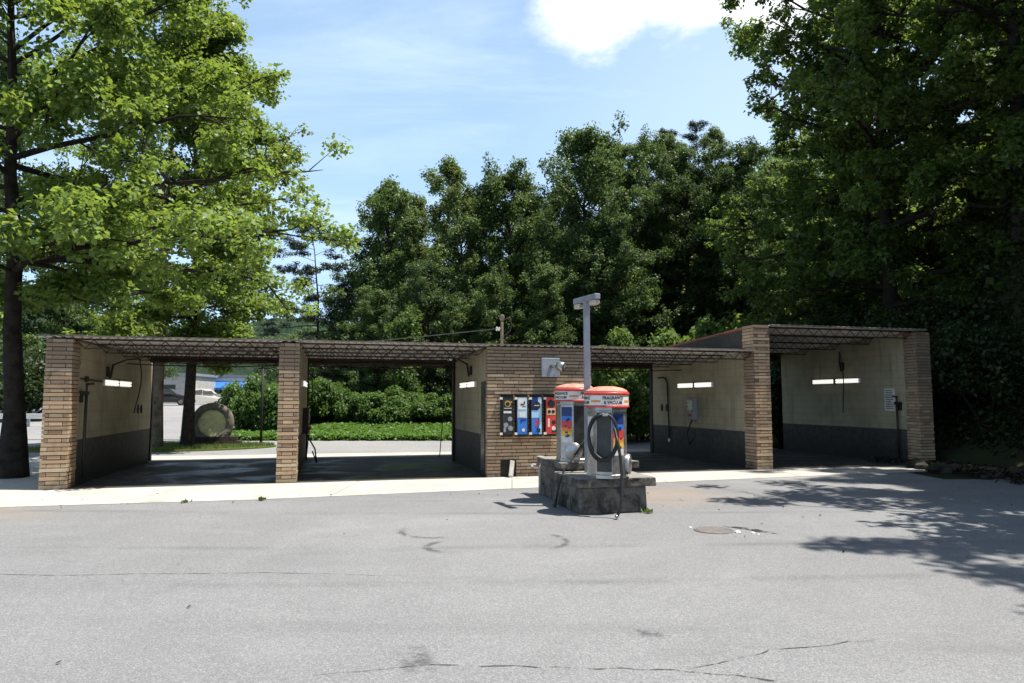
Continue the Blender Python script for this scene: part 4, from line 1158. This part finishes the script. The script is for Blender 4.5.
k_ = (s_ > -.1); X, Y, s_ = X[k_], Y[k_], s_[k_]
L = (.35+1.0*np.abs(wob(X, Y, 1.3)))*np.clip(.35+s_*.4, .3, 1.3)
V, Q = leaves(np.stack([X, Y, hgt(X, Y)+rng.random(len(X))*L*1.3], 1), np.full(len(X), .15), len(X), .15, rng, .8, .5, 1.4)
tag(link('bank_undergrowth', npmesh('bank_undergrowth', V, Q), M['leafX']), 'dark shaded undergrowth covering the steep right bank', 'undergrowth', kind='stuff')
n = 60000
X = rng.uniform(-20, 26, n); Y = rng.uniform(54, 64, n)
L = 5.5+2.5*wob(X, Y, .5)
Z = hgt(X, Y)+rng.random(n)*L
V, Q = leaves(np.stack([X, Y, Z], 1), np.full(n, .3), n, .34, rng, .9, .3, 1.5)
tag(link('far_woods', npmesh('far_woods', V, Q), M['leafC']), 'dense green mass of far woods behind the nearer trees', 'woods', kind='stuff')
n = 16000
u = rng.uniform(-4.5, 3.3, n); v = rng.uniform(9.7, 13.5, n); k_ = ((u+.6)/3.85)**2+((v-11.6)/1.85)**2 < 1
u, v = u[k_], v[k_]; n = len(u)
P = np.stack([OX+u*UX-v*UY, OY+u*UY+v*UX, np.full(n, .06)], 1)
d = rng.normal(0, .35, (n, 3)); d[:, 2] = 1; d /= np.linalg.norm(d, axis=1)[:, None]
a = rng.normal(0, 1, (n, 3)); a[:, 2] = 0; a /= np.linalg.norm(a, axis=1)[:, None]
h_ = rng.uniform(.05, .13, n)[:, None]
V = np.stack([P-a*.008, P+a*.008, P+d*h_+a*.003, P+d*h_-a*.003], 1).reshape(-1, 3)
tag(link('lawn', npmesh('lawn', V, np.arange(4*n).reshape(-1, 4)), M['blade']), 'short sunlit grass round the stone sign', 'grass', kind='stuff')
n = 9000
X = rng.uniform(8.6, 14.5, n); Y = rng.uniform(11.5, 19, n); s_ = hill_s(X, Y); k_ = (s_ > -2.2+.5*rng.random(n)); X, Y = X[k_], Y[k_]
V, Q = leaves(np.stack([X, Y, hgt(X, Y)+.03+.1*rng.random(len(X))], 1), np.full(len(X), .05), len(X), .12, rng, .4, .9, 1.4)
tag(link('leaf_litter', npmesh('leaf_litter', V, Q), M['dead']), 'dead leaves piled at the foot of the right bank', 'leaf litter', kind='stuff')
n = 900
X = rng.uniform(-9, 11, n); Y = rng.uniform(3.5, 12.5, n); w__ = rng.random(n) < np.clip(.04+.035*np.maximum(X, 0)*(Y > 7)+.3*(Y > 10.8), 0, 1)
X, Y = X[w__], Y[w__]
V, Q = leaves(np.stack([X, Y, np.full(len(X), .02)], 1), np.full(len(X), .012), len(X), .036, rng, .3, 1.6, 1.6)
tag(link('fallen_leaves', npmesh('fallen_leaves', V, Q), M['dead']), 'scattered dry leaf bits on the asphalt', 'leaf litter', kind='stuff')
# rocks along the foot of the bank and the outcrop on the slope
rk = random.Random(12)
for i in range(16):
    x = rk.uniform(9.6, 11.9); y = rk.uniform(13.0, 17.2)
    stone(x, y, rk.uniform(.08, .24), 'grey rubble rock in the leaf pile right of the last pier', 'rock', .65, 'rubble at the foot of the bank', 'rock')
for x, y, r, lab in ((14.4, 16.4, 1.2, 'large mossy rock outcrop on the bank at the right edge'), (14.0, 13.2, 1.2, 'mossy boulder low on the bank nearest the asphalt')):
    bm = bmesh.new(); bmesh.ops.create_icosphere(bm, subdivisions=5, radius=r)
    for v in bm.verts:
        q = v.co/r; v.co *= 1+.3*noise.fractal(q*1.6+Vector((x, y, 0)), 1, 2, 5)+.12*(noise.cell(q*3.5+Vector((x, 0, 0)))-.5); v.co.z *= 1.5
    me = bpy.data.meshes.new('rock_outcrop'); bm.to_mesh(me); bm.free()
    o = tag(link('rock_outcrop', me, M['rock']), lab, 'rock'); o.location = (x, y, Hf(x, y)+.2)

# weeds at the kerb
def weed(x, y, s, lab, n=40):
    rng = np.random.default_rng(int(abs(x*97+y*31))+1)
    d = rng.normal(0, .55, (n, 3)); d[:, 2] = np.abs(d[:, 2])+.6; d /= np.linalg.norm(d, axis=1)[:, None]
    a = np.cross(d, rng.normal(0, 1, (n, 3))); a /= np.linalg.norm(a, axis=1)[:, None]
    P = rng.normal(0, .05*s/.15, (n, 3)); P[:, 2] = 0; h_ = rng.uniform(.4, 1, n)[:, None]*s
    V = np.stack([P-a*.004, P+d*h_*.5-a*.014, P+d*h_, P+d*h_*.5+a*.014], 1).reshape(-1, 3)
    o = tag(link('weed', npmesh('weed', V, np.arange(4*n).reshape(-1, 4)), M['leafS']), lab, 'weed', 'weeds in the kerb joint'); o.location = (x, y, .008)
w_ = W(4.05, -2.36); weed(w_.x, w_.y, .09, 'small green weed at the apron edge below the second pier')
w_ = W(2.9, -2.32); weed(w_.x, w_.y, .08, 'tiny weed at the apron edge left of the second pier', 20)
weed(1.98, 10.36, .10, 'green weed tuft at the right front corner of the concrete island')
w_ = W(-.75, -2.3); weed(w_.x, w_.y, .1, 'yellowish weed at the apron edge at the far left', 26)

# ------------------------------------------------------------------ round stone sign, hook pole
sx, sy = -10.75, 25.3
t = thing('round_sign', 'round sign with a mossy stone ring and pale disc on brick steps in the lawn', 'sign', (sx, sy, .05), .30); t.scale = (1.08, 1.08, 1.08)
mb = MB(); mb.lathe([(.43, -.14), (.47, -.18), (.655, -.17), (.675, 0), (.655, .17), (.47, .18), (.43, .14)], 48, (0, 0, .72), 'Y', cap=False)
ring = mb.build('stone_ring', M['ringrock'], t)
bm = bmesh.new(); bm.from_mesh(ring.data)
bmesh.ops.subdivide_edges(bm, edges=bm.edges[:], cuts=1, use_grid_fill=True)
for v in bm.verts: v.co += noise.noise_vector(v.co*9)*.022
bm.to_mesh(ring.data); bm.free()
disc_m, tt, oo = newmat('pale_lichen_disc')
co = tt.n('ShaderNodeTexCoord').outputs['Object']
surf(tt, oo, tt.mix(tt.ramp(tt.noise(co, 4, 6, .7), .35, .7), (.66, .63, .36), (.44, .42, .22)), .9, 0, tt.noise(co, 20, 4), .4)
mb = MB(); mb.lathe([(.44, -.12), (.44, .08)], 40, (0, 0, .72), 'Y'); mb.build('sign_disc', disc_m, t)
for (x0, x1, z0, z1, d) in ((-.92, .92, 0, .13, .42), (-.78, .78, .13, .28, .34)):
    mb = MB(); n = int((x1-x0)/.22)
    for k in range(n):
        a = x0+(x1-x0)*k/n; mb.box((a+.004, -d+rb.uniform(0, .012), z0), (a+(x1-x0)/n-.004, d, z1-.004))
    mb.build('brick_step', M['mortar'], t)
hx, hy = -9.0, 25.3
t = thing('hook_pole', 'thin black pole with a curved hook top behind the leftmost bay', 'pole', (hx, hy, .0), 0)
mb = MB(); mb.rod((0, 0, 0), (0, 0, 2.78), .045, 8); mb.lathe([(.09, 0), (.09, .05), (.045, .06)], 12); mb.build('post', M['blackmetal'], t)
mb = MB(); mb.tube([(-.15, 0, 2.79), (.25, 0, 2.80), (.45, 0, 2.74), (.56, 0, 2.55), (.58, 0, 2.2)], .028, 8); mb.build('hook', M['blackmetal'], t)
mb = MB(); mb.lathe([(.05, 2.8), (.06, 2.84), (.02, 2.9)], 10); mb.build('finial', M['blackmetal'], t)

# ------------------------------------------------------------------ far street: shop, houses, cars
def shop():
    x, y = px(196, 84), 86; z = Hf(x, y)
    t = thing('shop', 'low white shop with a bright blue awning across the street', 'shop', (x, y, z), .12)
    mb = MB(); mb.box((-5, 0, 0), (5, 7, 3.2), .03); mb.build('wall', M['white'], t)
    mb = MB(); mb.box((-5.2, -.2, 3.2), (5.2, 7.2, 3.45)); mb.build('roof', M['greymetal'], t)
    mb = MB(); A = [(-.2, 0, 2.7), (4.9, 0, 2.7), (4.9, -1.3, 1.9), (-.2, -1.3, 1.9)]
    mb.poly(A); mb.poly([(-.2, -1.3, 1.9), (4.9, -1.3, 1.9), (4.9, -1.3, 1.65), (-.2, -1.3, 1.65)]); mb.poly([(-.2, 0, 2.7), (-.2, -1.3, 1.9), (-.2, -1.3, 1.65), (-.2, 0, 2.4)]); mb.build('awning', M['blue'], t)
    for a in (.2, 1.9, 3.5):
        mb = MB(); mb.box((a, -.03, .5), (a+1.2, -.005, 2.2)); mb.build('window', M['steeldark'], t)
    mb = MB(); mb.box((-1.6, -.03, 0), (-.6, -.005, 2.1)); mb.build('door', M['greymetal'], t)
shop()
def house(x, y, w, d, h, wm, rm, lab, rz, flat_=False):
    t = thing('house', lab, 'house', (x, y, Hf(x, y)-.1), rz)
    mb = MB(); mb.box((-w/2, 0, 0), (w/2, d, h)); mb.build('wall', wm, t)
    mb = MB()
    if flat_: mb.box((-w/2-.2, -.2, h+.002), (w/2+.2, d+.2, h+.3))
    else:
        P = [(-w/2-.4, -.4, h), (w/2+.4, -.4, h), (w/2+.4, d+.4, h), (-w/2-.4, d+.4, h)]; rA, rB = (-w/2-.4, d/2, h+1.7), (w/2+.4, d/2, h+1.7)
        mb.poly([P[0], P[1], rB, rA]); mb.poly([P[2], P[3], rA, rB]); mb.poly([P[3], P[0], rA]); mb.poly([P[1], P[2], rB]); mb.poly(P)
    mb.build('roof', rm, t)
    for a in (-.3, .12):
        mb = MB(); mb.box((a*w, -.04, 1.0), (a*w+.18*w, -.004, 2.2)); mb.build('window', M['steeldark'], t)
house(px(150, 78), 78, 9, 7, 3.2, M['dimwhite'], M['greymetal'], 'plain white flat-roofed building left of the blue awning', .05, True)
house(px(229, 98), 98, 4.5, 5, 1.6, M['cream'], M['redcoping'], 'small house with a reddish roof right of the blue awning', -.2)
def car(x, y, rz, mat, lab):
    t = thing('parked_car', lab, 'car', (x, y, Hf(x, y)+.02), rz, 'cars parked across the street')
    prof = [(-2.2, .35), (-2.22, .75), (-2.05, .95), (-1.75, 1.0), (-1.35, 1.5), (-.9, 1.62), (.35, 1.6), (1.0, 1.05), (1.9, .92), (2.2, .75), (2.22, .4), (2.1, .3), (-2.1, .3)]
    mb = MB()
    A = [mb.bm.verts.new((a, -.88 if c < 1.1 else -.70, c)) for a, c in prof]; B = [mb.bm.verts.new((a, .88 if c < 1.1 else .70, c)) for a, c in prof]; n = len(prof)
    mb.bm.faces.new(A); mb.bm.faces.new(B)
    for k in range(n): mb.bm.faces.new((A[k], A[(k+1) % n], B[(k+1) % n], B[k]))
    mb.build('body', mat, t)
    for s in (-1, 1):
        for q in ([(-1.3, 1.08), (-1.12, 1.45), (-.45, 1.5), (-.45, 1.08)], [(-.38, 1.08), (-.38, 1.5), (.3, 1.5), (.72, 1.1)]):
            mb = MB(); mb.poly([(a, s*(.90-.42*max(0, c-1.08)), c) for a, c in q]); mb.build('window', M['steeldark'], t)
    mb = MB(); mb.poly([(.42, -.6, 1.56), (.42, .6, 1.56), (.99, .74, 1.1), (.99, -.74, 1.1)]); mb.build('windscreen', M['steeldark'], t)
    for a in (-1.4, 1.4):
        for s in (-1, 1):
            mb = MB(); mb.lathe([(.32, -.1), (.34, -.06), (.34, .06), (.32, .1)], 18, (0, 0, 0), 'Y'); wh = mb.build('wheel', M['black'], t); wh.location = (a, s*.84, .33)
            mb = MB(); mb.lathe([(.2, -.11), (.2, .11)], 14, (0, 0, 0), 'Y'); mb.build('rim', M['steel'], wh)
    for s in (-.6, .6):
        mb = MB(); mb.box((2.17, s-.16, .62), (2.235, s+.16, .76)); mb.build('headlight', M['white'], t)
car(px(206, 74), 74, .5, M['whitemetal'], 'silver hatchback parked in front of the blue awning')
car(px(168, 70), 70, .2, M['steeldark'], 'dark car parked before the white flat-roofed building')
# guard rail across the street at left
t = thing('guard_rail', 'pale guard rail along the street at the far left', 'guard rail', (px(35, 40), 40, Hf(px(35, 40), 40)), .05)
mb = MB(); mb.box((-9, -.04, .45), (6, .04, .75), .02); mb.build('rail', M['whitemetal'], t)
for k in range(6):
    mb = MB(); mb.box((-8.5+2.7*k, .045, 0), (-8.38+2.7*k, .14, .7)); mb.build('post', M['greymetal'], t)

# ------------------------------------------------------------------ distant hill
xs_ = np.arange(-520, -60, 2.2); ys_ = np.arange(330, 470, 2.2)
X, Y = np.meshgrid(xs_, ys_)
rgn = np.random.default_rng(2)
base = np.interp(X, [-520, -380, -290, -230, -190, -150, -120, -60], [70, 72, 64, 46, 43.5, 45, 48, 38])
Z = base*sstep(330, 395, Y)*(1-.3*sstep(420, 470, Y)) + 1.6*wob(X, Y, .09)+1.3*wob(X, Y, .28)+rgn.normal(0, .9, X.shape)*sstep(335, 350, Y)
V = np.stack([X, Y, Z], -1).reshape(-1, 3); nx = len(xs_)
i = np.arange(len(ys_)-1)[:, None]*nx+np.arange(nx-1)[None, :]
Q = np.stack([i, i+1, i+1+nx, i+nx], -1).reshape(-1, 4)
hm, tt, oo = newmat('wooded_hill')
co = tt.n('ShaderNodeTexCoord').outputs['Object']
surf(tt, oo, tt.mix(tt.ramp(tt.noise(co, .12, 6, .7), .35, .68), (.022, .042, .026), (.045, .066, .034)), .95, 0, tt.noise(co, .35, 5, .7), 1.0, 2.0, .1)
tag(link('distant_hill', npmesh('distant_hill', V, Q), hm), kind='structure')

# ------------------------------------------------------------------ sky
w = bpy.data.worlds.new('World'); scene.world = w; w.use_nodes = True
nt = w.node_tree; nt.nodes.clear(); t = NT(nt)
out = t.n('ShaderNodeOutputWorld')
sky = t.n('ShaderNodeTexSky', sky_type='NISHITA', sun_disc=False, sun_elevation=SUN_EL, sun_rotation=radians(90)-SUN_AZ, altitude=300.0, air_density=1.0, dust_density=1.2, ozone_density=1.5)
dirv = t.n('ShaderNodeTexCoord').outputs['Generated']
sp = t.n('ShaderNodeSeparateXYZ', ins={0: dirv})
zc = t.math('MAXIMUM', sp.outputs[2], .06)
pl = t.n('ShaderNodeCombineXYZ', ins={0: t.math('DIVIDE', sp.outputs[0], zc), 1: t.math('DIVIDE', sp.outputs[1], zc), 2: 0.0}).outputs[0]
# thin high cirrus
ci = t.noise(t.n('ShaderNodeMapping', ins={'Vector': pl, 'Scale': (.55, 1.5, 1), 'Rotation': (0, 0, .9)}).outputs[0], 1.0, 7, .62, .7)
cir = t.math('MULTIPLY', t.ramp(ci, .38, .85, 0, .55), t.ramp(sp.outputs[2], .55, .85, 1, .2))
# heap cloud bank straight ahead, high
def dirpx(x, y):
    p = math.atan(58.5/700); X_ = (x-512)/700; Y_ = (341.5-y)/700
    return Vector((X_, cos(p)-Y_*sin(p), sin(p)+Y_*cos(p))).normalized()
nz = t.noise(pl, 2.6, 8, .62, .25)
def blob(x, y, r0, r1):
    d = dirpx(x, y)
    dd = t.n('ShaderNodeVectorMath', operation='DISTANCE', ins={0: dirv, 1: tuple(d)}).outputs['Value']
    return t.ramp(dd, r0, r1, 1, 0)
bl = t.math('MAXIMUM', t.math('MAXIMUM', blob(596, -4, .02, .145), blob(690, -48, .03, .175)), blob(785, -14, .02, .15))
cum = t.ramp(t.math('ADD', t.math('MULTIPLY', bl, .62), nz), .74, 1.12)
gen = t.ramp(t.math('MULTIPLY', nz, t.ramp(sp.outputs[2], .5, .75)), .62, .72)      # loose clouds overhead
haze_w = t.math('MULTIPLY', blob(790, 130, .05, .45), .35)
f = t.math('MAXIMUM', cum, gen)
hz = t.math('MULTIPLY', t.ramp(sp.outputs[2], .0, .60, .88, .50), t.ramp(sp.outputs[2], .52, .85, 1, .05))
c = t.mix(hz, sky.outputs[0], (5.3, 7.9, 11.2))
c = t.mix(t.math('MAXIMUM', cir, haze_w), c, (7.6, 9.2, 11.2))
c = t.mix(f, c, t.mix(t.ramp(t.noise(pl, 4.2, 7, .65, .4), .40, .66), (13.2, 13.2, 13.2), (9.6, 10.3, 11.2)))
bg = t.n('ShaderNodeBackground', ins={'Color': c, 'Strength': .07})
nt.links.new(bg.outputs[0], out.inputs[0])
